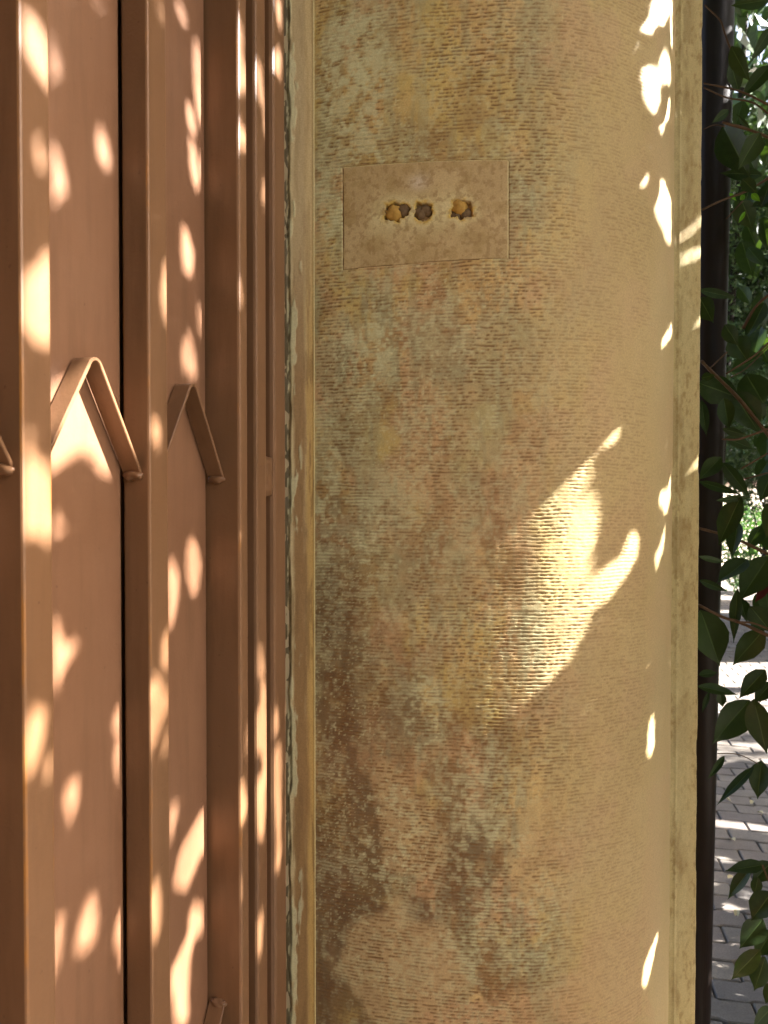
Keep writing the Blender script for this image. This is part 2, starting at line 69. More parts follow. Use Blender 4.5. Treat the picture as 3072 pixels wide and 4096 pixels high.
SHRUB_TWIGS=[([[0.7326, 1.7341, 2.629], [0.7771, 1.7541, 2.6077], [0.7949, 1.7741, 2.5972], [0.822, 1.7941, 2.5627], [0.8706, 1.8141, 2.5094]], 0.002), ([[0.7002, 1.6583, 2.4102], [0.7891, 1.6783, 2.4037], [0.8689, 1.6983, 2.3811]], 0.0022), ([[0.7034, 1.6657, 2.4051], [0.7621, 1.6857, 2.3939], [0.8304, 1.7057, 2.3933], [0.8831, 1.7257, 2.3727]], 0.0019), ([[0.7329, 1.6381, 2.315], [0.8022, 1.6581, 2.3087], [0.8592, 1.6781, 2.2992]], 0.0033), ([[0.711, 1.6822, 2.3221], [0.7419, 1.7022, 2.3413], [0.7762, 1.7222, 2.3484]], 0.0011), ([[0.687, 1.6287, 2.1243], [0.7389, 1.6487, 2.1526], [0.8002, 1.6687, 2.1797], [0.8654, 1.6887, 2.2211]], 0.0027), ([[0.7593, 1.6748, 2.1216], [0.8045, 1.6948, 2.1681]], 0.0014), ([[0.8871, 1.7266, 1.973], [0.8601, 1.7466, 1.9439], [0.8422, 1.7666, 1.8993]], 0.0035), ([[0.705, 1.6709, 1.8064], [0.7355, 1.6909, 1.7871], [0.8101, 1.7109, 1.7253], [0.8923, 1.7309, 1.6388]], 0.0039), ([[0.7423, 1.7158, 1.797], [0.7779, 1.7358, 1.8263], [0.8129, 1.7558, 1.8533]], 0.0017), ([[0.7393, 1.6251, 1.7705], [0.8109, 1.6451, 1.8147], [0.8565, 1.6651, 1.8516]], 0.0022), ([[0.7929, 1.7237, 1.7784], [0.8424, 1.7437, 1.8047], [0.9072, 1.7637, 1.8654]], 0.0014), ([[0.7288, 1.6172, 1.6286], [0.7759, 1.6372, 1.6313], [0.8542, 1.6572, 1.6577]], 0.0024), ([[0.7757, 1.6298, 1.5657], [0.8508, 1.6498, 1.6049]], 0.0019), ([[0.8182, 1.7008, 1.5459], [0.8878, 1.7208, 1.5619]], 0.002), ([[0.6907, 1.6423, 1.4359], [0.7396, 1.6623, 1.4246], [0.7738, 1.6823, 1.4181], [0.88, 1.7023, 1.3716]], 0.0033), ([[0.68, 1.6166, 1.271], [0.7406, 1.6366, 1.2419], [0.7885, 1.6566, 1.2265], [0.8683, 1.6766, 1.1906]], 0.0035), ([[0.7592, 1.6122, 1.2349], [0.8041, 1.6322, 1.2295], [0.8555, 1.6522, 1.2106]], 0.0021), ([[0.8872, 1.7111, 1.0711], [0.8718, 1.7311, 1.0294], [0.8496, 1.7511, 1.0275]], 0.0014), ([[0.7168, 1.6028, 0.9531], [0.772, 1.6228, 0.9441], [0.8241, 1.6428, 0.9167]], 0.0011), ([[0.8376, 1.6079, 0.6571], [0.8284, 1.6279, 0.6991]], 0.0019), ([[0.9039, 1.7324, 0.4299], [0.8876, 1.7524, 0.4355]], 0.0014)]
STAINS=[('dark', 0.051, 0.8459, 0.0769, 0.2688, 0.9), ('dark', 0.0375, 1.2379, 0.0525, 0.2184, 0.62), ('dark', 0.1363, 1.1791, 0.0524, 0.126, 0.4), ('dark', 0.019, 1.4765, 0.0299, 0.105, 0.5), ('dark', 0.101, 0.9266, 0.0537, 0.1092, 0.6), ('dark', 0.0415, 0.6461, 0.066, 0.105, 0.8), ('dark', 0.1753, 0.9981, 0.0215, 0.0252, 0.6), ('dark', 0.1926, 0.7902, 0.0256, 0.021, 0.7), ('dark', 0.2053, 0.9237, 0.0191, 0.021, 0.6), ('dark', 0.11, 1.07, 0.0399, 0.084, 0.45), ('dark', 0.26, 0.8765, 0.046, 0.0756, 0.4), ('grey', 0.1966, 1.1398, 0.0297, 0.0504, 0.9), ('grey', 0.1013, 1.7449, 0.0575, 0.1092, 0.5), ('grey', 0.3016, 0.9333, 0.0583, 0.1092, 0.6), ('grey', 0.373, 0.7862, 0.0555, 0.084, 0.6), ('grey', 0.2602, 0.7832, 0.0503, 0.0672, 0.6), ('grey', 0.1364, 0.9432, 0.0482, 0.1092, 0.6), ('grey', 0.1536, 1.4137, 0.0691, 0.1092, 0.35), ('grey', 0.3524, 1.9925, 0.0227, 0.0294, 0.6), ('grey', 0.2806, 1.0169, 0.0625, 0.0672, 0.5), ('grey', 0.3588, 1.2654, 0.0377, 0.084, 0.5), ('grey', 0.2296, 1.6235, 0.0837, 0.084, 0.3), ('lime', 0.0794, 2.2069, 0.058, 0.1386, 0.9), ('lime', 0.0339, 2.0568, 0.0364, 0.105, 0.6), ('lime', 0.1101, 1.7529, 0.0484, 0.0504, 0.7), ('lime', 0.0191, 1.5417, 0.0253, 0.126, 0.5), ('lime', 0.2169, 1.7901, 0.0838, 0.0504, 0.25), ('lime', 0.0744, 1.4554, 0.0452, 0.0504, 0.4), ('lime', 0.1747, 1.9378, 0.0936, 0.0252, 0.5), ('tan', 0.1539, 0.6953, 0.1006, 0.0966, 1), ('tan', 0.1711, 0.9336, 0.056, 0.0756, 0.8), ('tan', 0.1364, 1.0077, 0.035, 0.0336, 0.7), ('tan', 0.11, 1.3276, 0.0888, 0.21, 0.35), ('tan', 0.2173, 1.4983, 0.1054, 0.294, 0.5), ('yellow', 0.1955, 2.2379, 0.1179, 0.1092, 0.6), ('yellow', 0.2803, 1.1809, 0.0834, 0.0504, 0.5), ('yellow', 0.1102, 2.1315, 0.0878, 0.105, 0.35), ('yellow', 0.4063, 1.0381, 0.089, 0.084, 0.25), ('yellow', 0.2989, 2.067, 0.1246, 0.0504, 0.3), ('plain', 0.5241, 1.4983, 0.1555, 1.008, 0.8)]
PATCH=[(0.0521, 1.8919), (0.3342, 1.896), (0.3337, 2.0581), (0.0523, 2.068)]
HOLES=[(0.1414, 1.982, 0.0193), (0.1598, 1.9855, 0.0126), (0.1916, 1.981, 0.0185), (0.256, 1.9793, 0.0202)]
PLUGS=[(0.1427, 1.9819, 0.0126, 0), (0.1611, 1.9879, 0.0113, 1), (0.1874, 1.9805, 0.0101, 1), (0.1979, 1.9827, 0.0092, 2), (0.2531, 1.986, 0.0118, 0), (0.2465, 1.9699, 0.0092, 2), (0.2655, 1.9715, 0.0092, 2)]
DRY_LEAVES=[[1.696, 3.713, 0.0], [1.824, 3.682, 0.0], [1.796, 3.53, 0.0], [1.531, 3.245, 0.0], [1.352, 2.922, 0.0], [1.281, 2.695, 0.0]]


# ------------------------------------------------------------------ helpers
def smooth(a, b, x):
    t = np.clip((x - a) / (b - a), 0, 1)
    return t * t * (3 - 2 * t)

_TAB = np.random.default_rng(99).random((256, 256))
def vnoise(x, y, seed=0):
    x = np.asarray(x, float) + seed * 17.31
    y = np.asarray(y, float) + seed * 41.77
    xi = np.floor(x).astype(int); yi = np.floor(y).astype(int)
    fx = x - xi; fy = y - yi
    fx = fx * fx * (3 - 2 * fx); fy = fy * fy * (3 - 2 * fy)
    g = lambda i, j: _TAB[i & 255, j & 255]
    return ((g(xi, yi) * (1 - fx) + g(xi + 1, yi) * fx) * (1 - fy)
            + (g(xi, yi + 1) * (1 - fx) + g(xi + 1, yi + 1) * fx) * fy)

def fbm(x, y, octv=4, seed=0):
    s = 0; a = 0.5; t = 0
    for k in range(octv):
        s = s + a * vnoise(x * 2 ** k, y * 2 ** k, seed + k * 3)
        t += a; a *= 0.55
    return s / t

def mesh_obj(name, me, mat, parent=None, loc=None):
    o = bpy.data.objects.new(name, me)
    COL.objects.link(o)
    if mat is not None and len(me.materials) == 0:
        me.materials.append(mat)
    if parent is not None:
        o.parent = parent
    if loc is not None:
        o.location = loc
    return o

def bm_obj(name, bm, mat, parent=None, loc=None, smooth_faces=False):
    me = bpy.data.meshes.new(name)
    bmesh.ops.recalc_face_normals(bm, faces=bm.faces)
    bm.to_mesh(me); bm.free()
    if smooth_faces:
        me.polygons.foreach_set("use_smooth", [True] * len(me.polygons))
    return mesh_obj(name, me, mat, parent, loc)

def np_mesh(name, verts, loop_idx, loop_starts, loop_tot, smooth_faces=True):
    me = bpy.data.meshes.new(name)
    me.vertices.add(len(verts))
    me.vertices.foreach_set("co", np.ascontiguousarray(verts, np.float32).ravel())
    me.loops.add(len(loop_idx))
    me.loops.foreach_set("vertex_index", np.ascontiguousarray(loop_idx, np.int32))
    me.polygons.add(len(loop_starts))
    me.polygons.foreach_set("loop_start", np.ascontiguousarray(loop_starts, np.int32))
    me.polygons.foreach_set("loop_total", np.ascontiguousarray(loop_tot, np.int32))
    me.polygons.foreach_set("use_smooth", np.full(len(loop_starts), smooth_faces))
    me.update(calc_edges=True)
    me.validate()
    return me

def grid_mesh(name, P, color=None, keep=None):
    """P: (rows, cols, 3); color: (rows, cols, 3) linear albedo."""
    nr, nc = P.shape[:2]
    idx = np.arange(nr * nc).reshape(nr, nc)
    q = np.stack([idx[:-1, :-1], idx[:-1, 1:], idx[1:, 1:], idx[1:, :-1]], -1).reshape(-1, 4)
    if keep is not None:
        q = q[keep.reshape(-1)]
    n = len(q)
    me = np_mesh(name, P.reshape(-1, 3), q.ravel(), np.arange(n) * 4, np.full(n, 4))
    if color is not None:
        at = me.color_attributes.new("stain", 'FLOAT_COLOR', 'POINT')
        c = np.ones((nr * nc, 4), np.float32)
        c[:, :3] = color.reshape(-1, 3)
        at.data.foreach_set("color", c.ravel())
    return me

def polys_mesh(name, polys):
    """polys: list of (k,3) arrays."""
    V = np.concatenate(polys)
    tot = np.array([len(p) for p in polys])
    st = np.concatenate([[0], np.cumsum(tot)[:-1]])
    return np_mesh(name, V, np.arange(len(V)), st, tot, False)

def box_bm(x0, x1, y0, y1, z0, z1, bev=0.0, seg=2):
    bm = bmesh.new()
    bmesh.ops.create_cube(bm, size=1.0)
    for v in bm.verts:
        v.co = Vector(((x0 + x1) / 2 + v.co.x * (x1 - x0), (y0 + y1) / 2 + v.co.y * (y1 - y0), (z0 + z1) / 2 + v.co.z * (z1 - z0)))
    if bev > 0:
        ed = [e for e in bm.edges if abs((e.verts[0].co - e.verts[1].co).normalized().z) > 0.9]
        bmesh.ops.bevel(bm, geom=ed, offset=bev, segments=seg, profile=0.5, affect='EDGES')
    return bm

def tube_bm(pts, radii, n=8, bm=None):
    bm = bm or bmesh.new()
    pts = [Vector(p) for p in pts]
    rings = []
    for i, p in enumerate(pts):
        d = (pts[min(i + 1, len(pts) - 1)] - pts[max(i - 1, 0)]).normalized()
        a = d.cross(Vector((0.21, 0.4, 0.9)) if abs(d.z) < 0.9 else Vector((1, 0.1, 0))).normalized()
        b = d.cross(a)
        rings.append([bm.verts.new(p + (a * math.cos(2 * math.pi * k / n) + b * math.sin(2 * math.pi * k / n)) * radii[i]) for k in range(n)])
    for r0, r1 in zip(rings, rings[1:]):
        for k in range(n):
            bm.faces.new((r0[k], r0[(k + 1) % n], r1[(k + 1) % n], r1[k]))
    bm.faces.new(rings[0][::-1]); bm.faces.new(rings[-1])
    return bm

def spline(pts, per=5):
    pts = [Vector(p) for p in pts]
    if len(pts) < 3:
        return [pts[0].lerp(pts[1], i / per) for i in range(per + 1)]
    out = []
    ext = [pts[0] * 2 - pts[1]] + pts + [pts[-1] * 2 - pts[-2]]
    for i in range(1, len(ext) - 2):
        p0, p1, p2, p3 = ext[i - 1:i + 3]
        for k in range(per):
            t = k / per
            out.append(0.5 * ((2 * p1) + (p2 - p0) * t + (2 * p0 - 5 * p1 + 4 * p2 - p3) * t * t + (3 * p1 - p0 - 3 * p2 + p3) * t ** 3))
    out.append(pts[-1])
    return out

def tag(o, label=None, cat=None, group=None, kind=None):
    if label: o["label"] = label
    if cat: o["category"] = cat
    if group: o["group"] = group
    if kind: o["kind"] = kind
    return o

def empty(name, loc=(0, 0, 0), rz=0.0):
    o = bpy.data.objects.new(name, None)
    o.empty_display_size = 0.1
    COL.objects.link(o)
    o.location = loc
    o.rotation_euler = (0, 0, rz)
    return o

# ------------------------------------------------------------------ materials
def new_mat(name):
    m = bpy.data.materials.new(name)
    m.use_nodes = True
    nt = m.node_tree
    return m, nt, nt.nodes["Principled BSDF"]

def N(nt, typ, **kw):
    n = nt.nodes.new(typ)
    for k, v in kw.items():
        setattr(n, k, v)
    return n

def noise(nt, scale, detail=4, rough=0.6, vec=None):
    n = N(nt, "ShaderNodeTexNoise")
    n.inputs["Scale"].default_value = scale
    n.inputs["Detail"].default_value = detail
    n.inputs["Roughness"].default_value = rough
    if vec is not None:
        nt.links.new(vec, n.inputs["Vector"])
    return n.outputs["Fac"]

def ramp(nt, fac, stops):
    r = N(nt, "ShaderNodeValToRGB")
    el = r.color_ramp.elements
    while len(el) < len(stops):
        el.new(0.5)
    for e, (p, c) in zip(el, stops):
        e.position = p
        e.color = (*c, 1) if len(c) == 3 else c
    nt.links.new(fac, r.inputs[0])
    return r.outputs[0]

def mix(nt, fac, a, b, blend='MIX'):
    m = N(nt, "ShaderNodeMix", data_type='RGBA', blend_type=blend)
    for s, v in ((0, fac), (6, a), (7, b)):
        if hasattr(v, "is_output"):
            nt.links.new(v, m.inputs[s])
        elif s == 0:
            m.inputs[0].default_value = v
        else:
            m.inputs[s].default_value = (*v, 1)
    return m.outputs[2]

def objcoord(nt, scale=(1, 1, 1)):
    tc = N(nt, "ShaderNodeTexCoord")
    mp = N(nt, "ShaderNodeMapping")
    mp.inputs["Scale"].default_value = scale
    nt.links.new(tc.outputs["Object"], mp.inputs["Vector"])
    return mp.outputs[0]

def bump(nt, h, dist, strength=1.0):
    b = N(nt, "ShaderNodeBump")
    b.inputs["Distance"].default_value = dist
    b.inputs["Strength"].default_value = strength
    nt.links.new(h, b.inputs["Height"])
    return b.outputs[0]

def paint_mat(name, base, dusty, rough=0.42):
    m, nt, p = new_mat(name)
    v = objcoord(nt)
    vs = objcoord(nt, (1, 1, 0.12))
    c = mix(nt, ramp(nt, noise(nt, 5, 5, 0.6, v), [(0.35, (0, 0, 0)), (0.75, (1, 1, 1))]), base, dusty)
    c = mix(nt, ramp(nt, noise(nt, 60, 3, 0.6, vs), [(0.5, (0, 0, 0)), (0.8, (.35, .35, .35))]), c, tuple(x * 0.72 for x in base))
    spk = ramp(nt, noise(nt, 130, 2, 0.5, v), [(0.72, (0, 0, 0)), (0.76, (1, 1, 1))])
    c = mix(nt, mix(nt, 0.5, (0, 0, 0), spk), c, (base[0] * .45, base[1] * .4, base[2] * .4))
    drip = ramp(nt, noise(nt, 9, 5, 0.65, objcoord(nt, (3, 3, 0.35))), [(0.50, (0, 0, 0)), (0.72, (.55, .55, .55))])
    c = mix(nt, drip, c, (base[0] * 0.66, base[1] * 0.68, base[2] * 0.66))
    chip = ramp(nt, noise(nt, 46, 4, 0.7, v), [(0.735, (0, 0, 0)), (0.75, (1, 1, 1))])
    c = mix(nt, chip, c, (0.10, 0.036, 0.012))
    nt.links.new(c, p.inputs["Base Color"])
    rr = N(nt, "ShaderNodeMapRange")
    nt.links.new(noise(nt, 14, 3, 0.6, v), rr.inputs[0])
    rr.inputs[3].default_value = rough - 0.08
    rr.inputs[4].default_value = rough + 0.15
    nt.links.new(rr.outputs[0], p.inputs["Roughness"])
    p.inputs["Specular IOR Level"].default_value = 0.35
    nt.links.new(bump(nt, noise(nt, 240, 3, 0.55, v), 0.0004, 0.6), p.inputs["Normal"])
    return m

M = {}
M['paint'] = paint_mat("brown_gate_paint", (0.195, 0.094, 0.048), (0.215, 0.110, 0.060))
M['paint_bar'] = paint_mat("brown_bar_paint", (0.172, 0.084, 0.038), (0.195, 0.101, 0.050), 0.38)

def rust_edge():
    m, nt, p = new_mat("rusty_paint_edge")
    v = objcoord(nt, (1, 1, 0.25))
    f = ramp(nt, noise(nt, 34, 5, 0.65, v), [(0.52, (0, 0, 0)), (0.64, (1, 1, 1))])
    nt.links.new(mix(nt, f, (0.205, 0.10, 0.043), (0.27, 0.11, 0.022)), p.inputs["Base Color"])
    p.inputs["Roughness"].default_value = 0.5
    return m
M['rust'] = rust_edge()

def stain_mat(name, rough, bump_scale=700, bump_d=0.0003):
    m, nt, p = new_mat(name)
    a = N(nt, "ShaderNodeAttribute", attribute_name="stain")
    v = objcoord(nt)
    g = ramp(nt, noise(nt, 420, 3, 0.7, v), [(0.25, (.80, .80, .80)), (0.75, (1.18, 1.18, 1.18))])
    c = mix(nt, 1.0, a.outputs["Color"], g, 'MULTIPLY')
    c = mix(nt, 1.0, c, (1.36, 1.48, 1.42), 'MULTIPLY')
    nt.links.new(c, p.inputs["Base Color"])
    p.inputs["Roughness"].default_value = rough
    p.inputs["Specular IOR Level"].default_value = 0.3
    nt.links.new(bump(nt, noise(nt, bump_scale, 3, 0.6, v), bump_d, 0.7), p.inputs["Normal"])
    return m
M['render'] = stain_mat("ribbed_cement_render", 0.62)
M['strip'] = stain_mat("smooth_cement_strip", 0.6)

def simple(name, col, rough=0.6, var=0.25, scale=20, spec=0.3):
    m, nt, p = new_mat(name)
    v = objcoord(nt)
    c = mix(nt, noise(nt, scale, 4, 0.6, v), tuple(x * (1 - var) for x in col), tuple(x * (1 + var) for x in col))
    nt.links.new(c, p.inputs["Base Color"])
    p.inputs["Roughness"].default_value = rough
    p.inputs["Specular IOR Level"].default_value = spec
    return m
M['pier'] = simple("plain_cement", (0.33, 0.25, 0.14), 0.8)
M['post'] = simple("dark_brown_post_paint", (0.018, 0.009, 0.005), 0.42, 0.3, 30, 0.28)
M['foam'] = simple("yellow_filler", (0.42, 0.24, 0.05), 0.8, 0.4, 160)
M['oldplug'] = simple("grey_brown_filler", (0.15, 0.095, 0.045), 0.85, 0.6, 220)
M['dirt'] = simple("ground_sand", (0.10, 0.085, 0.065), 0.95, 0.35, 60)
M['twig'] = simple("reddish_twig_bark", (0.105, 0.055, 0.026), 0.7, 0.4, 90)
M['bark'] = simple("dark_bark", (0.020, 0.014, 0.010), 0.9, 0.5, 25)
M['wall'] = simple("cream_wall_paint", (0.62, 0.52, 0.42), 0.85, 0.08, 6)
M['coping'] = simple("brown_coping", (0.16, 0.085, 0.07), 0.8, 0.2, 12)
M['dry'] = simple("dry_leaf", (0.50, 0.42, 0.24), 0.7, 0.25, 90)
M['redleaf'] = simple("dark_red_leaf", (0.12, 0.012, 0.01), 0.5, 0.3, 60)

def leaf_mat(name, dark, light, trans, rough=0.36, island=True, tfac=0.22):
    m, nt, p = new_mat(name)
    geo = N(nt, "ShaderNodeNewGeometry")
    oi = N(nt, "ShaderNodeObjectInfo")
    if island:
        f = geo.outputs["Random Per Island"]
    else:
        f = oi.outputs["Random"]
    c = mix(nt, f, dark, light)
    v = objcoord(nt)
    c = mix(nt, ramp(nt, noise(nt, 60, 3, 0.6, v), [(0.4, (0, 0, 0)), (0.8, (.5, .5, .5))]), c, tuple(x * 1.5 for x in light))
    va = N(nt, "ShaderNodeAttribute", attribute_name="vein")
    c = mix(nt, va.outputs["Fac"], c, tuple(0.02 + x * 2.6 for x in light))
    nt.links.new(c, p.inputs["Base Color"])
    p.inputs["Roughness"].default_value = rough
    p.inputs["Specular IOR Level"].default_value = 0.35
    tr = N(nt, "ShaderNodeBsdfTranslucent")
    tr.inputs[0].default_value = (*trans, 1)
    ms = N(nt, "ShaderNodeMixShader")
    ms.inputs[0].default_value = tfac
    out = nt.nodes["Material Output"]
    nt.links.new(p.outputs[0], ms.inputs[1])
    nt.links.new(tr.outputs[0], ms.inputs[2])
    nt.links.new(ms.outputs[0], out.inputs[0])
    return m
M['leaf'] = leaf_mat("shrub_leaf", (0.012, 0.026, 0.006), (0.030, 0.050, 0.010), (0.07, 0.13, 0.01), 0.4, False, 0.15)
M['backlit'] = leaf_mat("backlit_leaf", (0.06, 0.19, 0.010), (0.10, 0.26, 0.015), (0.20, 0.42, 0.02), 0.4, False, 0.45)  # brighter leaf colour stands in for sun shining through
M['canopy'] = leaf_mat("canopy_leaf", (0.022, 0.045, 0.012), (0.05, 0.085, 0.022), (0.05, 0.1, 0.015), 0.4, True, 0.08)
M['tree'] = leaf_mat("tree_leaf", (0.016, 0.034, 0.009), (0.055, 0.095, 0.022), (0.08, 0.15, 0.02), 0.5, True, 0.10)
M['bush'] = leaf_mat("bush_leaf", (0.022, 0.06, 0.013), (0.055, 0.125, 0.03), (0.09, 0.20, 0.03), 0.45, True, 0.35)

def paver_mat():
    m, nt, p = new_mat("grey_paver")
    geo = N(nt, "ShaderNodeNewGeometry")
    oi = N(nt, "ShaderNodeObjectInfo")
    ad = N(nt, "ShaderNodeMath", operation='ADD')
    nt.links.new(geo.outputs["Random Per Island"], ad.inputs[0])
    nt.links.new(oi.outputs["Random"], ad.inputs[1])
    fr = N(nt, "ShaderNodeMath", operation='FRACT')
    nt.links.new(ad.outputs[0], fr.inputs[0])
    c = ramp(nt, fr.outputs[0], [(0.0, (0.155, 0.132, 0.108)), (0.4, (0.195, 0.164, 0.130)), (0.75, (0.170, 0.138, 0.112)), (1.0, (0.130, 0.115, 0.100))])
    w = geo.outputs["Position"]
    c = mix(nt, 1.0, c, ramp(nt, noise(nt, 190, 4, 0.75, w), [(0.25, (.62, .62, .62)), (0.75, (1.3, 1.3, 1.3))]), 'MULTIPLY')
    c = mix(nt, 1.0, c, ramp(nt, noise(nt, 7, 4, 0.6, w), [(0.3, (.75, .74, .72)), (0.7, (1.15, 1.15, 1.15))]), 'MULTIPLY')
    nt.links.new(c, p.inputs["Base Color"])
    p.inputs["Roughness"].default_value = 0.85
    nt.links.new(bump(nt, noise(nt, 320, 3, 0.7, w), 0.0012, 0.8), p.inputs["Normal"])
    return m
M['paver'] = paver_mat()

# ------------------------------------------------------------------ ground and paving
g_bm = bmesh.new()
bmesh.ops.create_grid(g_bm, x_segments=2, y_segments=2, size=150)
gnd = bm_obj("ground", g_bm, M['dirt'], None, (0, 0, -0.016))
gnd["kind"] = 'structure'

def wave(x):
    ph = (x / 0.2) % 1.0
    return 0.0055 * max(-1.0, min(1.0, 3.2 * math.sin(2 * math.pi * ph)))

def paver_outline(x0, inset):
    L, Wd, gpx = 0.2, 0.104, 0.0035
    xs = [x0 + gpx + inset, x0 + 0.06, x0 + 0.09, x0 + 0.11, x0 + 0.14, x0 + L - gpx - inset]
    lo = [(x - x0, wave(x) + gpx + inset) for x in xs]
    hi = [(x - x0, wave(x) + Wd - gpx - inset) for x in reversed(xs)]
    return lo + hi

def paver_polys(x0):
    top = [(x, y, 0.0) for x, y in paver_outline(x0, 0.0035)]
    mid = [(x, y, -0.004) for x, y in paver_outline(x0, 0.0)]
    bot = [(x, y, -0.035) for x, y in paver_outline(x0, 0.0)]
    n = len(top)
    fs = [list(range(n))]
    for k in range(n):
        k2 = (k + 1) % n
        fs.append([n + k, n + k2, k2, k])
        fs.append([2 * n + k, 2 * n + k2, n + k2, n + k])
    return top + mid + bot, fs

PAV = []
for x0 in (0.0, 0.1):
    v, f = paver_polys(x0)
    me = bpy.data.meshes.new("paver")
    me.from_pydata(v, [], f)
    me.materials.append(M['paver'])
    PAV.append((me, np.array(v), f))
PA = math.atan2(-0.213, 0.977)
rd = np.array([math.cos(PA), math.sin(PA)]); cd = np.array([-rd[1], rd[0]])
pave = empty("pavement")
pave["kind"] = 'structure'
cells = []
for j in range(-30, 140):
    for i in range(-40, 60):
        sh = j % 2
        q = rd * (i * 0.2 + sh * 0.1) + cd * (j * 0.104)
        ctr = q + rd * 0.1 + cd * 0.05
        if -0.6 < ctr[0] < 7.2 and -1.8 < ctr[1] < 13.0 and not (ctr[1] > 1.15 and ctr[0] < 0.62 and ctr[1] < 1.75 + 0.26 * ctr[0]):
            tq = ctr[0] / max(ctr[1], 0.01)
            vis = 0.425 < tq < 0.53 and ctr[1] > 1.9
            cells.append((0 if vis else 1, math.hypot(*ctr), q[0], q[1], sh))
cells.sort()
prng = random.Random(5)
rest_v, rest_f, base = [], [], 0
for k, (vis, dist, x, y, sh) in enumerate(cells):
    dz = prng.uniform(-0.003, 0.0012)
    tx, ty = prng.gauss(0, 0.006), prng.gauss(0, 0.006)
    rz = PA + prng.gauss(0, 0.006)
    if k < 300:
        o = mesh_obj("paver", PAV[sh][0], None, pave, (x, y, dz))
        o.rotation_euler = (tx, ty, rz)
    else:
        v = PAV[sh][1]
        c, s = math.cos(rz), math.sin(rz)
        w = np.stack([v[:, 0] * c - v[:, 1] * s + x, v[:, 0] * s + v[:, 1] * c + y, v[:, 2] + dz - v[:, 0] * ty + v[:, 1] * tx], 1)
        rest_v.append(w)
        rest_f.extend([[a + base for a in f] for f in PAV[sh][2]])
        base += len(v)
rv = np.concatenate(rest_v)
tot = np.array([len(f) for f in rest_f])
st = np.concatenate([[0], np.cumsum(tot)[:-1]])
me = np_mesh("paver_field", rv, np.array([a for f in rest_f for a in f]), st, tot, False)
pf = mesh_obj("paver_field", me, M['paver'], pave)
pf["kind"] = 'stuff'

# ------------------------------------------------------------------ pier with bowed ribbed front
NA = len(ANG)
u_t = np.linspace(0, ULEN, 4001)
a_t = np.radians(np.interp(u_t, np.linspace(0, ULEN, NA), ANG))
du = u_t[1] - u_t[0]
X_t = -0.1205 + np.concatenate([[0], np.cumsum(np.cos((a_t[1:] + a_t[:-1]) / 2) * du)])
Y_t = 1.31 + np.concatenate([[0], np.cumsum(np.sin((a_t[1:] + a_t[:-1]) / 2) * du)])

def surf(u, z, h=0.0):
    x = np.interp(u, u_t, X_t); y = np.interp(u, u_t, Y_t); a = np.interp(u, u_t, a_t)
    return np.stack([x + np.sin(a) * h, y - np.cos(a) * h, z + 0 * x], -1)

PIER_TOP = 2.95
column = empty("column", (0.2, 1.45, 0))
tag(column, "ochre stained cement gate column with bowed finely ribbed front beside the brown gate", "column")
inv = Matrix.Translation((-0.2, -1.45, 0))
OFF = np.array([0.2, 1.45, 0.0])

PQ = np.array(PATCH)          # lower left, lower right, upper right, upper left in (u, z)
def in_patch(u, z, grow=0.0):
    m = np.ones(np.shape(u), bool)
    for k in range(4):
        p, q = PQ[k], PQ[(k + 1) % 4]
        e = q - p; nrm = np.array([-e[1], e[0]]) / np.hypot(*e)
        m &= ((u - p[0]) * nrm[0] + (z - p[1]) * nrm[1]) > -grow
    return m

TAN = np.array((0.37, 0.235, 0.098)); PLAIN = np.array((0.41, 0.275, 0.135)); PIT = np.array((0.150, 0.072, 0.024))
LIME = np.array((0.45, 0.40, 0.235)); GREY = np.array((0.245, 0.205, 0.115)); DARK = np.array((0.098, 0.050, 0.024))
YEL = np.array((0.42, 0.29, 0.10)); OCH = np.array((0.27, 0.15, 0.042))

def lerp(c, col, m):
    return c + (col - c) * m[..., None]

def masks(u, z):
    out = {}
    wu = u + 0.03 * (fbm(u * 22, z * 22, 4, 5) - 0.5); wz = z + 0.09 * (fbm(u * 18, z * 10, 4, 9) - 0.5)
    for ty, cu, cz, ru, rz, s in STAINS:
        d = ((wu - cu) / ru) ** 2 + ((wz - cz) / rz) ** 2
        m = s * smooth(2.1, 0.2, d)
        out[ty] = np.maximum(out.get(ty, 0.0), m)
    return out

def ribs(u, z):
    p = 0.0060
    warp = 0.006 * (vnoise(u * 5, z * 4, 2) - 0.5) + 0.0028 * (vnoise(u * 26, z * 30, 3) - 0.5) + 0.0014 * (vnoise(u * 120, z * 140, 8) - 0.5)
    q = (z + warp) / p
    i = np.floor(q); f = q - i
    groove = np.exp(-((f - 0.5) / 0.25) ** 2)
    s = vnoise(u / 0.0066 + i * 37.73, i * 5.31, 4)
    s2 = vnoise(u / 0.0032 + i * 11.3, i * 3.7, 6)
    pit = smooth(0.30, 0.50, s) * (0.35 + 0.65 * smooth(0.25, 0.50, s2))
    amp = np.clip(0.15 + 2.6 * (0.6 * fbm(u * 11, z * 8, 5, 12) + 0.4 * fbm(u * 30, z * 22, 3, 14) - 0.36), 0.05, 1.0) * (1 - 0.35 * smooth(0.44, 0.56, u))
    amp *= 1 - smooth(0.545, 0.665, u)
    amp *= smooth(0.0, 0.008, u)
    seam = np.zeros_like(u)
    for zs, ua, ub in ((1.345, 0.0, 0.17), (1.315, 0.25, 0.42), (1.213, 0.22, 0.44), (1.99, 0.18, 0.40), (0.985, 0.1, 0.3)):
        seam += np.exp(-((z + warp - zs) / 0.0032) ** 2) * smooth(ua, ua + 0.01, u) * (1 - smooth(ub - 0.01, ub, u))
    amp *= 1 - 0.9 * np.clip(seam, 0, 1)
    return groove, pit, amp, seam

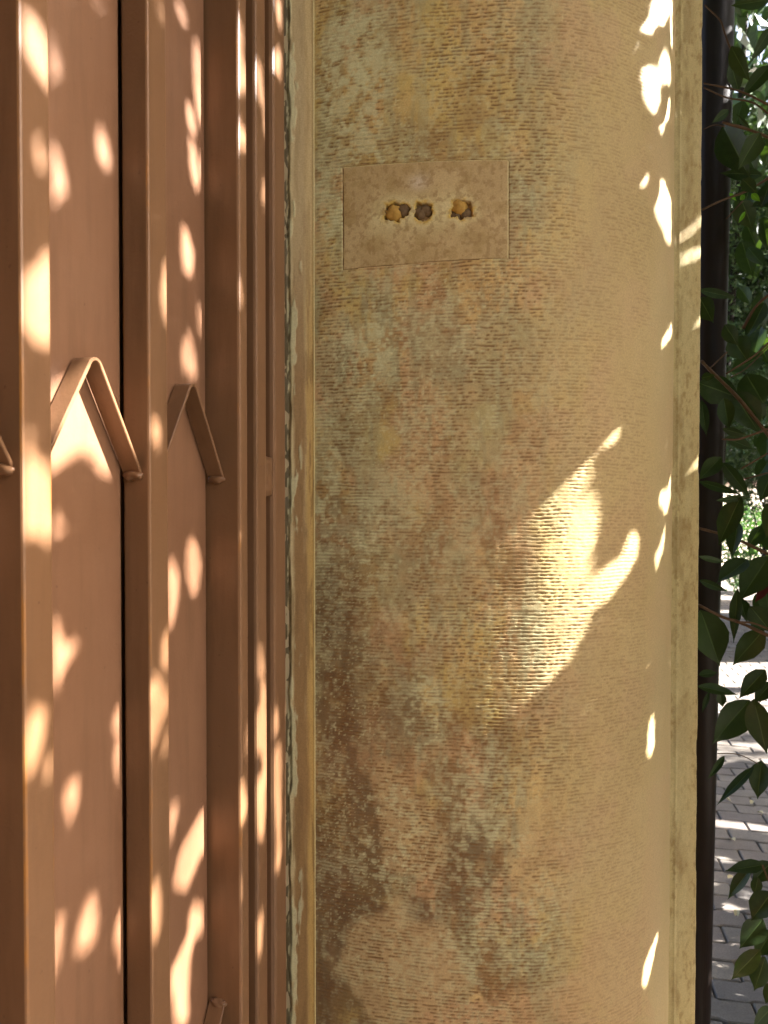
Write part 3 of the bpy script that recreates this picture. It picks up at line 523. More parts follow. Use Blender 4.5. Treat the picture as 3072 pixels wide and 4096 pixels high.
def col_color(u, z, groove, pit, amp):
    c = np.broadcast_to(TAN, u.shape + (3,)).copy()
    mk = masks(u, z)
    big = fbm(u * 7, z * 5, 5, 21)
    c = c * (0.74 + 0.56 * smooth(0.33, 0.68, fbm(u * 10, z * 6.5, 5, 23)))[..., None] ** (1 - smooth(0.35, 0.6, u))[..., None]
    c = lerp(c, PLAIN, 0.7 * smooth(0.45, 0.62, big))
    c = lerp(c, YEL, 0.75 * smooth(0.46, 0.64, fbm(u * 9, z * 6, 4, 33)) * (1 - smooth(0.45, 0.6, u)))
    c = lerp(c, np.array((0.40, 0.232, 0.118)), 0.85 * smooth(0.44, 0.60, fbm(u * 13, z * 9, 5, 37)))
    c = lerp(c, np.array((0.20, 0.105, 0.042)), 0.85 * smooth(0.50, 0.62, fbm(u * 16, z * 10, 6, 39)) * (1 - smooth(0.30, 0.5, u)) * (0.35 + 0.65 * smooth(2.0, 1.2, z)))
    c = lerp(c, np.array((0.285, 0.235, 0.125)), 0.6 * smooth(0.52, 0.64, fbm(u * 18, z * 8, 6, 43)) * (1 - smooth(0.35, 0.58, u)))
    c = lerp(c, PLAIN, mk['plain'] * 0.8)
    c = lerp(c, YEL, mk['yellow'] * 0.8)
    streak = fbm(u * 70, z * 9, 4, 41)
    nz = fbm(u * 60, z * 60, 4, 51)
    left = 1 - smooth(0.30, 0.52, u)
    c = lerp(c, GREY, np.clip(mk['grey'] * smooth(0.36, 0.58, 0.5 * streak + 0.5 * nz) * 0.95 + 0.40 * left * smooth(0.52, 0.66, streak), 0, 0.75))
    c = lerp(c, DARK, np.clip(mk['dark'] * (0.60 + 0.85 * smooth(0.32, 0.60, 0.45 * nz + 0.55 * fbm(u * 24, z * 14, 4, 61))), 0, 0.80))
    c = lerp(c, np.array((0.38, 0.25, 0.125)), np.clip(smooth(0.33, 0.70, mk['tan'] + 0.6 * (fbm(u * 40, z * 32, 5, 77) - 0.5)) * 0.82, 0, 0.82))
    # darker brown in the pits, paler tone on the ridges
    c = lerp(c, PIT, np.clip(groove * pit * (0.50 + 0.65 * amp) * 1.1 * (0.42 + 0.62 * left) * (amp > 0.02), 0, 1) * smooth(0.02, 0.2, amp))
    blo = smooth(0.47, 0.66, 0.6 * fbm(u * 130, z * 120, 3, 71) + 0.4 * fbm(u * 28, z * 22, 3, 73)) * (1 - groove * 0.6)
    c = lerp(c, LIME, np.clip(blo * (0.38 * left + 0.9 * mk['lime'] + 0.55 * mk['grey']), 0, 0.85))
    c = lerp(c, LIME, np.clip(mk['lime'] * smooth(0.35, 0.6, nz) * 0.75, 0, 0.8))
    spk = smooth(0.80, 0.86, vnoise(u / 0.0030, z / 0.0030, 81))
    c = lerp(c, LIME * 1.05, spk * 0.45 * left * smooth(0.45, 0.6, fbm(u * 8, z * 8, 3, 83)))
    return c

uu = np.linspace(0, ULEN, 352)
zz = np.concatenate([[0.0, 0.2], np.arange(0.44, 2.50, 0.0015), [2.7, PIER_TOP]])
U, Z = np.meshgrid(uu, zz)
groove, pit, amp, seam = ribs(U, Z)
lump = 0.004 * (fbm(U * 4, Z * 3, 3, 15) - 0.5) + 0.0010 * (fbm(U * 45, Z * 45, 3, 16) - 0.5)
h = lump + 0.0026 * amp * (0.35 - groove * (0.30 + 0.70 * pit)) + 0.0005 * seam - 0.00035 * amp * smooth(0.5, 0.8, vnoise(U / 0.0038, Z / 0.02, 18))
colr = col_color(U, Z, groove, pit, amp)
mar = smooth(0.60, 0.68, U)
colr = lerp(colr, np.array((0.43, 0.295, 0.16)), mar * 0.6)
edge_in = in_patch(U, Z, -0.0012)
h = np.where(edge_in, lump - 0.007, h)
colr = np.where(edge_in[..., None], np.array((0.20, 0.115, 0.05)), colr)
P = surf(U, Z, 0.0)
a = np.interp(U, u_t, a_t)
P = P + np.stack([np.sin(a) * h, -np.cos(a) * h, 0 * h], -1) - OFF
sh = mesh_obj("ribbed_shaft", grid_mesh("ribbed_shaft", P, colr), M['render'], column)

# mortar patch set into the ribs, with three crumbled fixing holes
nu, nv = 250, 176
S, T = np.meshgrid(np.linspace(0, 1, nu), np.linspace(0, 1, nv))
B = ((1 - S) * (1 - T))[..., None] * PQ[0] + (S * (1 - T))[..., None] * PQ[1] + (S * T)[..., None] * PQ[2] + ((1 - S) * T)[..., None] * PQ[3]
PU, PZ = B[..., 0], B[..., 1]
PU = PU + 0.0009 * (vnoise(PU * 0 + 3, PZ * 300, 3) - 0.5) * (np.abs(S - 0.5) > 0.49)
ph = 0.004 * (fbm(PU * 4, PZ * 3, 3, 15) - 0.5) + 0.0006 * (fbm(PU * 90, PZ * 90, 3, 25) - 0.5) - 0.0002
pc = np.broadcast_to(np.array((0.345, 0.230, 0.112)), PU.shape + (3,)).copy()
pc = lerp(pc, np.array((0.395, 0.272, 0.142)), smooth(0.42, 0.62, fbm(PU * 25, PZ * 25, 4, 26)) * 0.8)
pc = lerp(pc, np.array((0.27, 0.17, 0.065)), smooth(0.5, 0.66, fbm(PU * 40, PZ * 40, 4, 27)) * 0.5)
hz = HOLES[2][1]
halo = np.exp(-(((PZ - hz + 0.004) / 0.030) ** 2)) * smooth(0.085, 0.115, PU) * (1 - smooth(0.255, 0.275, PU))
pc = lerp(pc, np.array((0.47, 0.37, 0.20)), np.clip(halo * (0.35 + 0.6 * smooth(0.4, 0.6, fbm(PU * 60, PZ * 60, 3, 28))), 0, 0.85))
pc = lerp(pc, np.array((0.47, 0.37, 0.28)), np.exp(-(((PU - 0.185) / 0.016) ** 2 + ((PZ - hz - 0.048) / 0.013) ** 2)) * 0.8)
for hu, hzz, hr in HOLES:
    ang = np.arctan2(PZ - hzz, PU - hu)
    rr = hr * (0.68 + 0.42 * vnoise(2.3 * np.cos(ang) + 9 * hu * 10, 2.3 * np.sin(ang) + hzz * 10, 29))
    d = np.hypot(PU - hu, PZ - hzz) + 0.004 * (vnoise(PU * 330, PZ * 330, 58) - 0.5)
    k = smooth(1.0, 0.70, d / rr)
    ph = ph - 0.011 * k * (0.7 + 0.6 * vnoise(PU * 260, PZ * 260, 30))
    rim = smooth(1.5, 1.0, d / rr) * (1 - k)
    pc = lerp(pc, np.array((0.44, 0.27, 0.06)), rim * 0.9 * smooth(0.3, 0.5, fbm(PU * 90, PZ * 90, 3, 57)))
    pc = lerp(pc, np.array((0.47, 0.37, 0.20)), smooth(1.9, 1.3, d / rr) * smooth(1.0, 1.3, d / rr) * 0.6)
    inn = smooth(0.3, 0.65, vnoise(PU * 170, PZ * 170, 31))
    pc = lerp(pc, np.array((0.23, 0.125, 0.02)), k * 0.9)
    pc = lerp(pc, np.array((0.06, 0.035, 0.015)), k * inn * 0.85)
edge = np.minimum(np.minimum(S * 0.283, (1 - S) * 0.283), np.minimum(T * 0.19, (1 - T) * 0.19))
ph = ph - 0.0012 * smooth(0.0016, 0.0, edge)
pc = lerp(pc, np.array((0.22, 0.125, 0.05)), 0.5 * smooth(0.55, 0.68, fbm(PU * 140, PZ * 140, 3, 45)))
pc = lerp(pc, np.array((0.46, 0.36, 0.19)), smooth(0.0035, 0.001, np.minimum((1 - S) * 0.283, (1 - T) * 0.19)) * 0.7)  # pale right and top rim, groove light put into the colour
pc = lerp(pc, np.array((0.13, 0.065, 0.022)), smooth(0.0036, 0.0015, np.minimum(S * 0.283, T * 0.19)) * 0.85 * smooth(0.25, 0.5, fbm(PU * 50, PZ * 50, 3, 44)))  # dark left and bottom rim, groove shade put into the colour
a = np.interp(PU, u_t, a_t)
Pp = surf(PU, PZ, 0.0) + np.stack([np.sin(a) * ph, -np.cos(a) * ph, 0 * ph], -1) - OFF
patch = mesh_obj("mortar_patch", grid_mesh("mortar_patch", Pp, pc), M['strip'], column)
prn = random.Random(4)
for pu, pz, pr, kind in PLUGS:
    bm = bmesh.new()
    bmesh.ops.create_icosphere(bm, subdivisions=3, radius=1.0)
    sd = prn.random() * 50
    for v in bm.verts:
        n3 = v.co.copy()
        k = 0.75 + 0.5 * float(vnoise(n3.x * 2.3 + sd, n3.z * 2.3 + n3.y * 1.7, 3)) + 0.22 * float(vnoise(n3.x * 6 + sd, n3.z * 6 + n3.y * 4, 5))
        v.co = Vector((n3.x * pr * k, n3.y * pr * 0.55 * k, n3.z * pr * k))
    c = surf(np.array(pu), np.array(pz), -0.0075 if kind else -0.0055) - OFF
    bm_obj("hole_filler", bm, M['oldplug'] if kind else M['foam'], patch, tuple(float(x) for x in c), True)

# flat edge strips either side of the bow
def strip(x0, y0, dx, dy, w, colfn, name, ncol):
    s = np.linspace(0, w, ncol)
    z = np.concatenate([[0.0, 0.2], np.arange(0.44, 2.50, 0.003), [2.7, PIER_TOP]])
    Sg, Zg = np.meshgrid(s, z)
    hh, cc = colfn(Sg, Zg, w)
    nx, ny = dy, -dx
    Pg = np.stack([x0 + dx * Sg + nx * hh, y0 + dy * Sg + ny * hh, Zg], -1) - OFF
    return mesh_obj(name, grid_mesh(name, Pg, cc), M['strip'], column)

dxy = np.array([0.966, 0.2588])
WL = 0.0620
xl, yl = X_t[0] - dxy[0] * WL, Y_t[0] - dxy[1] * WL
def left_strip(s, z, w):
    s = s - 0.015; w = w - 0.015
    nz = fbm(s * 90, z * 35, 4, 90)
    e = s / w + 0.14 * (fbm(s * 60, z * 26, 5, 89) - 0.5)
    lowz = 0.35 + 0.65 * smooth(2.15, 1.45, z + 0.5 * (fbm(z * 5, z * 0 + 3.3, 3, 87) - 0.5))
    c = np.broadcast_to(np.array((0.33, 0.235, 0.125)), s.shape + (3,)).copy()
    c = lerp(c, np.array((0.30, 0.165, 0.045)), smooth(0.55, 0.75, e) * lowz * 0.9)
    c = lerp(c, np.array((0.16, 0.078, 0.026)), smooth(0.12, 0.28, e) * smooth(0.80, 0.58, e + 0.3 * (fbm(s * 80, z * 6, 4, 91) - 0.5)) * lowz * 0.95)
    c = lerp(c, np.array((0.13, 0.065, 0.022)), smooth(0.52, 0.64, fbm(s * 150, z * 12, 5, 86)) * 0.6 * lowz)
    fl = smooth(0.53, 0.60, fbm(s * 60, z * 16, 5, 92) + 0.36 * (0.22 - e)) * smooth(0.6, 0.4, e)
    c = lerp(c, np.array((0.31, 0.255, 0.15)) , fl * (0.55 + 0.4 * fbm(s * 200, z * 90, 3, 88)))
    crk = smooth(0.11, 0.02, s / w + 0.16 * (fbm(z * 25, z * 0 + 1.5, 4, 93) - 0.5))
    c = lerp(c, np.array((0.07, 0.046, 0.02)), np.clip(crk * smooth(0.40, 0.55, fbm(s * 200, z * 60, 3, 94)) * 0.95 + smooth(0.0, -0.002, s), 0, 1))
    c = lerp(c, np.array((0.42, 0.33, 0.17)), smooth(0.93, 0.975, s / w) * 0.6)
    h = 0.0015 * fl + 0.0014 * (nz - 0.5) - 0.006 * crk * (0.4 + fbm(z * 40, z * 0, 3, 95)) + 0.0016 * np.exp(-((s / w - 0.965) / 0.03) ** 2)
    return h, c
strip(xl, yl, dxy[0], dxy[1], WL, left_strip, "edge_strip", 52)
WR = 0.0724
xr, yr = 0.5590, 1.4735
def right_strip(s, z, w):
    nz = fbm(s * 60, z * 22, 4, 96)
    c = np.broadcast_to(np.array((0.42, 0.30, 0.145)), s.shape + (3,)).copy()
    c = lerp(c, np.array((0.30, 0.195, 0.085)), smooth(0.42, 0.60, fbm(s * 45, z * 17, 5, 97)) * 0.75 * smooth(0.9, 0.5, s / w))
    c = lerp(c, np.array((0.27, 0.16, 0.06)), smooth(0.52, 0.7, fbm(s * 160, z * 80, 4, 98)) * 0.7)
    c = lerp(c, np.array((0.46, 0.345, 0.18)), smooth(0.5, 0.7, fbm(s * 30, z * 9, 3, 99)) * 0.5)
    e = s / w
    h = 0.0012 * (nz - 0.5) + 0.0016 * np.exp(-((e - 0.27) / 0.035) ** 2) - 0.004 * smooth(0.955, 1.0, e) * (0.5 + fbm(z * 30, z * 0 + 2.2, 4, 66)) - 0.003 * smooth(0.85, 1.0, e) * smooth(0.62, 0.75, fbm(z * 18, s * 60, 4, 67)) - 0.003 * smooth(0.10, 0.0, e)
    return h, c
strip(xr, yr, dxy[0], dxy[1], WR, right_strip, "edge_strip", 40)
# solid body behind
bx = [(xl + 0.001, yl + 0.004), (float(X_t[0]), float(Y_t[0]) + 0.012), (0.10, 1.40), (0.50, 1.47), (xr, yr + 0.012), (xr + dxy[0] * WR - 0.0015, yr + dxy[1] * WR + 0.005)]
bk = [(bx[-1][0] - 0.2588 * 0.26, bx[-1][1] + 0.966 * 0.26), (xl - 0.2588 * 0.26, yl + 0.966 * 0.26)]
bm = bmesh.new()
ring = bx + bk
lo = [bm.verts.new((x - OFF[0], y - OFF[1], 0)) for x, y in ring]
hi = [bm.verts.new((x - OFF[0], y - OFF[1], PIER_TOP)) for x, y in ring]
bm.faces.new(lo); bm.faces.new(hi)
for k in range(len(ring)):
    k2 = (k + 1) % len(ring)
    bm.faces.new((lo[k], lo[k2], hi[k2], hi[k]))
bm_obj("pier_core", bm, M['pier'], column)

# ------------------------------------------------------------------ gate leaf
GA = R(71.82)
gate = empty("metal_gate", (-0.379, 0.7845, 0), GA)
tag(gate, "brown painted sheet metal gate with square bars and bent strip chevrons", "gate")
GZ0, GZ1 = 0.06, 2.75

def gbox(name, s0, s1, d0, d1, z0, z1, bev, mat, parent, edge_mat=None):
    bm = box_bm(s0, s1, -d1, -d0, z0, z1, bev)
    o = bm_obj(name, bm, mat, parent)
    if edge_mat:
        o.data.materials.append(edge_mat)
        for f in o.data.polygons:
            if 0.05 < abs(f.normal.x) < 0.98 and abs(f.normal.z) < 0.5:
                f.material_index = 1
    for f in o.data.polygons:
        f.use_smooth = False
    return o

bars = [(-0.04, 0.0), (0.164, 0.204)] + [(-0.04 - 0.204 * k, -0.204 * k) for k in range(1, 8)]
for k, (s0, s1) in enumerate(bars):
    gbox("bar", s0, s1, 0.001, 0.040, GZ0, GZ1, 0.003, M['paint_bar'], gate, M['rust'])
gbox("stile", 0.3616, 0.387, -0.016, 0.0557, GZ0, GZ1, 0.004, M['paint_bar'], gate, M['rust'])
srt = sorted(bars) + [(0.3616, 0.387)]
for (a0, a1), (b0, b1) in zip(srt, srt[1:]):
    gbox("sheet_panel", a1 - 0.012, b0 - 0.0042, -0.002, 0.0, GZ0, GZ1, 0.0, M['paint'], gate)
gbox("light_stop_sheet", srt[0][0], 0.36, -0.018, -0.016, GZ0, GZ1, 0.0, M['paint'], gate)  # added behind the panels so no light comes through the gaps

def chevron(s0, s1, z_end, z_apex, parent):
    """Flat strip on edge, bent to an angle between two bars."""
    mid = (s0 + s1) / 2
    pts = []
    k = 10
    up = 1 if z_apex > z_end else -1
    r = 0.010
    slope = math.atan2(abs(z_apex - z_end), mid - s0)
    cx, cz = mid, z_apex - up * r / math.cos(slope) * 1.0
    pts.append((s0, z_end))
    for i in range(k + 1):
        th = math.pi / 2 + slope - (2 * slope) * i / k
        th = math.pi / 2 + slope * (1 - 2 * i / k)
        pts.append((cx + r * math.cos(th), cz + up * r * math.sin(th)))
    pts.append((s1, z_end))
    bm = bmesh.new()
    t = 0.0022
    rings = []
    for i, p in enumerate(pts):
        a0 = pts[max(i - 1, 0)]; a1 = pts[min(i + 1, len(pts) - 1)]
        dx, dz = a1[0] - a0[0], a1[1] - a0[1]
        ln = math.hypot(dx, dz); nx, nz = -dz / ln, dx / ln
        rings.append([bm.verts.new((p[0] + nx * t * sg, -dd, p[1] + nz * t * sg)) for sg, dd in ((1, 0.003), (1, 0.0275), (0.6, 0.0285), (-0.6, 0.0285), (-1, 0.0275), (-1, 0.003))])
    for r0, r1 in zip(rings, rings[1:]):
        for q in range(6):
            bm.faces.new((r0[q], r0[(q + 1) % 6], r1[(q + 1) % 6], r1[q]))
    bm.faces.new(rings[0]); bm.faces.new(rings[-1][::-1])
    return bm_obj("chevron_strip", bm, M['paint_bar'], parent)

wr = random.Random(9)
def weld(s, z, parent, d0=0.004, d1=0.028):
    bm = bmesh.new()
    bmesh.ops.create_icosphere(bm, subdivisions=3, radius=1.0)
    sd = wr.random() * 40
    for v in bm.verts:
        p = v.co.copy()
        k = 0.62 + 0.75 * float(vnoise(p.y * 3.1 + sd, p.z * 2.2 + p.x * 1.5, 3))
        v.co = Vector((s + p.x * 0.0065 * k, -(d0 + d1) / 2 - 0.001 + p.y * 0.0145 * (0.85 + 0.15 * k), z + p.z * 0.0062 * k))
    return bm_obj("weld_bead", bm, M['paint_bar'], parent, None, True)

for (a0, a1), (b0, b1) in list(zip(srt, srt[1:]))[-5:]:
    for ze, za in ((1.533, 1.668), (0.742, 0.607)):
        chevron(a1, b0, ze, za, gate)
        weld(b0 - 0.001, ze - 0.004, gate)
        weld(a1 + 0.001, ze - 0.004, gate)

# ------------------------------------------------------------------ fixed gate jamb
jamb = empty("gate_jamb", (-0.379, 0.7845, 0), GA)
tag(jamb, "narrow brown steel jamb of two welded tubes between gate and column", "gate jamb")
gbox("tube", 0.4241, 0.4605, -0.010, 0.050, 0.0, 2.85, 0.005, M['paint_bar'], jamb)
gbox("tube", 0.4837, 0.5325, -0.010, 0.050, 0.0, 2.85, 0.007, M['paint_bar'], jamb)
gbox("web_plate", 0.452, 0.492, 0.004, 0.010, 0.0, 2.85, 0.0, M['paint'], jamb)
gbox("back_plate", 0.375, 0.4236, -0.024, -0.020, 0.0, 2.85, 0.0, M['paint'], jamb)
bm = box_bm(0.4600, 0.4842, -0.0475, -0.011, 1.506, 1.566, 0.002)
bmesh.ops.subdivide_edges(bm, edges=bm.edges, cuts=4, use_grid_fill=True)
for v in bm.verts:
    nn = float(vnoise(v.co.x * 160, v.co.z * 90, 7)) - 0.5
    v.co.y += 0.004 * nn
    v.co.z += 0.010 * nn * (1 if v.co.z > 1.536 else -1)
bm_obj("weld_plate", bm, M['paint_bar'], jamb, None, True)

# ------------------------------------------------------------------ dark post behind the column
post = empty("post", (0.7785, 1.85, 0))
tag(post, "dark brown round metal post behind the column's right edge among leaves", "post")
bm = tube_bm([(-0.012, 0, 0), (0.012, 0, 1.5), (0.036, 0, 3.0)], [0.042] * 3, 40)
bm_obj("tube", bm, M['post'], post, None, True)
bm_obj("base_flange", box_bm(-0.07, 0.05, -0.06, 0.06, 0.001, 0.010, 0.01), M['post'], post)

# ------------------------------------------------------------------ shrub with large leaves
PROF = [(0.0, 0.02), (0.06, 0.34), (0.16, 0.72), (0.30, 0.97), (0.45, 1.0), (0.60, 0.86), (0.74, 0.58), (0.85, 0.29), (0.93, 0.10), (1.0, 0.012)]
def leaf_mesh(L, W, curl, fold, twist, rnd):
    vs, fs = [], []
    for s, f in PROF:
        zc = -curl * L * s * s
        hw = W / 2 * f * (1 + 0.05 * rnd.uniform(-1, 1))
        ta = twist * s
        for sg in (-1, -0.5, -0.06, 0, 0.06, 0.5, 1):
            x = hw * sg
            y = abs(sg) ** 1.3 * hw * fold + 0.02 * W * math.sin(9 * s + 3 * sg)
            vs.append((x * math.cos(ta) - y * math.sin(ta), x * math.sin(ta) + y * math.cos(ta) + zc, L * s))
    for r in range(len(PROF) - 1):
        for c in range(6):
            i = r * 7 + c
            fs.append((i, i + 1, i + 8, i + 7))
    me = bpy.data.meshes.new("leaf")
    me.from_pydata(vs, [], fs)
    me.polygons.foreach_set("use_smooth", [True] * len(fs))
    at = me.attributes.new("vein", 'FLOAT', 'POINT')
    at.data.foreach_set("value", [1.0 if k % 7 == 3 else 0.0 for k in range(len(vs))])
    return me

shrub = empty("shrub", (1.30, 1.95, 0))
tag(shrub, "dark green shrub with large pointed glossy leaves on thin brown twigs beside the post", "shrub")
SO = Vector((1.30, 1.95, 0))
lr = random.Random(21)
for bx_, by_, bz_, tx_, ty_, tz_, w_, k_ in SHRUB_LEAVES:
    b = Vector((bx_, by_, bz_)); t = Vector((tx_, ty_, tz_))
    ax = t - b
    L = ax.length
    zax = ax.normalized()
    view = (b - Vector((0, 0, 1.5))).normalized()
    side = zax.cross(view).normalized()
    nrm = side.cross(zax).normalized()
    roll = lr.uniform(-0.45, 0.45)
    side2 = side * math.cos(roll) + nrm * math.sin(roll)
    nrm2 = zax.cross(side2)
    me = leaf_mesh(L, w_ / max(0.75, math.cos(roll)), lr.uniform(-0.10, 0.14), lr.uniform(0.15, 0.5), lr.uniform(-0.4, 0.4), lr)
    me.materials.append(M['redleaf'] if k_ == 2 else M['backlit'] if k_ == 1 else M['leaf'])
    o = mesh_obj("leaf", me, None, shrub)
    m3 = Matrix((side2, nrm2, zax)).transposed().to_4x4()
    m3.translation = b - SO
    o.matrix_local = m3
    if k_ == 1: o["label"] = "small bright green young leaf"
    if k_ == 2: o["label"] = "dark red leaf"
for pts, r in SHRUB_TWIGS:
    pp = [Vector(p) - SO for p in pts]
    sp = spline(pp, 4)
    rr = [r * (1.0 if pp[0].x > pp[-1].x else 1.0) * (0.85 + 0.3 * i / len(sp)) * lr.uniform(0.88, 1.14) for i in range(len(sp))]
    bm_obj("twig", tube_bm(sp, rr, 7), M['twig'], shrub, None, True)
bm = tube_bm(spline([(0, 0.05, 0), (0.03, 0.03, 0.7), (-0.02, 0.0, 1.6), (0.05, 0.02, 2.5)], 5), [0.022 - 0.0008 * i for i in range(16)], 8)
bm_obj("stem", bm, M['bark'], shrub, None, True)
for zc in (0.55, 0.85, 1.15, 1.45, 1.75, 2.05):
    sp = spline([(0.0, 0.02, zc - 0.15), (-0.12, -0.1, zc), (-0.33, -0.22, zc + 0.08)], 4)
    bm_obj("branch", tube_bm(sp, [0.011 - 0.0007 * i for i in range(len(sp))], 7), M['bark'], shrub, None, True)

OUTL = np.array([(0, 0), (0.18, 0.36), (0.45, 0.5), (0.75, 0.30), (1, 0), (0.75, -0.30), (0.45, -0.5), (0.18, -0.36)])
# ------------------------------------------------------------------ background planting
def leaf_cloud(name, centers, size, rng, aspect=0.45, up=0.3):
    n = len(centers)
    d = rng.normal(size=(n, 3)); d[:, 2] -= 0.3
    d /= np.linalg.norm(d, axis=1)[:, None]
    e = rng.normal(size=(n, 3)); e[:, 2] += up
    s = np.cross(d, e); s /= np.linalg.norm(s, axis=1)[:, None]
    L = size * rng.uniform(0.6, 1.35, n)
    q = np.array([(0, 0), (0.45, 0.5), (1, 0), (0.45, -0.5)])
    V = centers[:, None, :] + d[:, None, :] * (q[None, :, 0:1] * L[:, None, None]) + s[:, None, :] * (q[None, :, 1:2] * L[:, None, None] * aspect)
    nrm = np.cross(d, s)
    V[:, 1] += nrm * (0.12 * L)[:, None]; V[:, 3] += nrm * (0.12 * L)[:, None]
    me = np_mesh(name, V.reshape(-1, 3), np.arange(4 * n), np.arange(n) * 4, np.full(n, 4), False)
    return me

def crown_pts(c, rad, nclump, per, spread, rng):
    cl = rng.normal(size=(nclump, 3))
    cl /= np.linalg.norm(cl, axis=1)[:, None]
    cl *= rng.uniform(0.25, 1.0, nclump)[:, None] ** 0.5
    cl = np.array(c) + cl * np.array(rad)
    p = np.repeat(cl, per, 0) + rng.normal(size=(nclump * per, 3)) * spread
    return p[p[:, 2] > 0.03]

def tree(name, x, y, crown_c, rad, nclump, per, size, label, cat, mat, trunk, seed, group=None, asp=0.45, spread=0.16):
    rng = np.random.default_rng(seed)
    t = empty(name, (x, y, 0))
    tag(t, label, cat, group)
    cc = np.array(crown_c) - np.array([x, y, 0])
    p = crown_pts(cc, rad, nclump, per, spread, rng)
    o = mesh_obj("crown", leaf_cloud("crown", p, size, rng, asp), mat, t)
    o["kind"] = 'stuff'
    if trunk:
        pts, r0 = trunk
        sp = spline([np.array(q) - np.array([x, y, 0]) for q in pts], 6)
        bm = tube_bm(sp, [r0 * (1 - 0.6 * i / len(sp)) for i in range(len(sp))], 9)
        tr = bm_obj("trunk", bm, M['bark'], t, None, True)
        for k in range(7):
            i = len(sp) // 3 + k * (len(sp) // 12 + 1)
            if i >= len(sp): break
            s0 = sp[i]
            tgt = Vector(p[rng.integers(len(p))])
            b = spline([s0, s0.lerp(tgt, 0.5) + Vector((0, 0, 0.12)), tgt], 4)
            bm_obj("limb", tube_bm(b, [r0 * 0.35 * (1 - 0.75 * j / len(b)) for j in range(len(b))], 6), M['bark'], t, None, True)
    return t

tree("tree", 3.06, 7.2, (3.6, 7.4, 3.55), (1.1, 1.0, 1.5), 330, 70, 0.065, "fine leaved tree closest behind the shrub with a thin upright dark trunk", "tree", M['tree'],
     ([(3.06, 7.2, 0), (3.20, 7.2, 1.5), (3.30, 7.2, 3.1), (3.37, 7.2, 4.2), (3.44, 7.2, 6.4)], 0.05), 31, "trees behind the shrub")
tree("tree", 3.45, 8.4, (4.4, 8.8, 3.9), (1.3, 1.2, 2.0), 420, 70, 0.07, "slender tree with a leaning dark trunk, second behind the shrub", "tree", M['tree'],
     ([(3.45, 8.4, 0), (3.70, 8.4, 2.2), (3.95, 8.4, 3.5), (4.20, 8.4, 4.2), (4.45, 8.4, 5.8), (4.6, 8.5, 7)], 0.075), 32, "trees behind the shrub")
tree("tree", 5.62, 10.6, (5.2, 10.8, 4.3), (1.6, 1.4, 2.7), 520, 70, 0.075, "tall broad tree standing behind the two slender trees", "tree", M['tree'],
     ([(5.62, 10.6, 0), (5.6, 10.6, 2.5), (5.5, 10.7, 5), (5.2, 10.7, 8)], 0.09), 33, "trees behind the shrub")
tree("bush", 5.75, 12.0, (5.85, 12.0, 0.82), (0.55, 0.5, 0.75), 70, 60, 0.06, "bright green leafy bush in front of the cream wall beyond the paving", "bush", M["bush"], ([(5.85, 12.0, 0), (5.87, 12.0, 0.4), (5.85, 12.0, 0.8)], 0.03), 34, None, 0.6, 0.09)
tree("bush", 4.9, 9.6, (5.0, 9.9, 1.85), (0.7, 0.5, 0.55), 50, 60, 0.07, "dark mid height bush under the far trees, above the bright green bush", "bush", M['tree'],
     ([(4.95, 9.75, 0), (4.95, 9.75, 0.9), (5.0, 9.85, 1.6)], 0.03), 36, None, 0.5, 0.12)
rng = np.random.default_rng(35)
fp = np.stack([rng.uniform(7.5, 13, 14000), rng.uniform(19.5, 23, 14000), 1.6 + 9.0 * rng.random(14000) ** 1.5], 1)
fp += 0.6 * np.stack([np.sin(fp[:, 2] * 2.1), np.cos(fp[:, 0] * 3), np.sin(fp[:, 0] * 2.7)], 1)
wood = mesh_obj("far_foliage", leaf_cloud("far_foliage", fp, 0.22, rng, 0.5), M['tree'])
tag(wood, "mass of far tree foliage above the cream wall", "foliage", None, 'stuff')

wall = empty("garden_wall", (8.6, 17.5, 0), R(22))
tag(wall, "cream painted garden wall with brown coping far behind the bush", "wall")
bm_obj("wall_face", box_bm(-3.2, 3.6, 0, 0.2, -0.02, 1.86), M['wall'], wall)
bm_obj("coping", box_bm(-3.25, 3.65, -0.05, 0.25, 1.862, 1.99, 0.0), M['coping'], wall)

# ------------------------------------------------------------------ unseen trees to the right, leaf gaps shaped to dapple the scene
AX = np.array([-SUN_H.y, SUN_H.x, 0.0])
BX = np.array([-math.sin(SUN_EL) * SUN_H.x, -math.sin(SUN_EL) * SUN_H.y, math.cos(SUN_EL)])
SV = np.array(SUN)

def raster(mask, poly, a0, b0, res):
    poly = np.asarray(poly)
    ia = ((poly[:, 0] - a0) / res); ib = ((poly[:, 1] - b0) / res)
    i0, i1 = max(int(ia.min()) - 1, 0), min(int(ia.max()) + 2, mask.shape[1])
    j0, j1 = max(int(ib.min()) - 1, 0), min(int(ib.max()) + 2, mask.shape[0])
    if i1 <= i0 or j1 <= j0:
        return None
    gx, gy = np.meshgrid(np.arange(i0, i1) + 0.5, np.arange(j0, j1) + 0.5)
    ins = np.zeros(gx.shape, bool)
    n = len(poly)
    for k in range(n):
        x0, y0 = ia[k], ib[k]; x1, y1 = ia[(k + 1) % n], ib[(k + 1) % n]
        if y0 == y1: continue
        c = ((y0 > gy) != (y1 > gy)) & (gx < (x1 - x0) * (gy - y0) / (y1 - y0) + x0)
        ins ^= c
    return (slice(j0, j1), slice(i0, i1)), ins

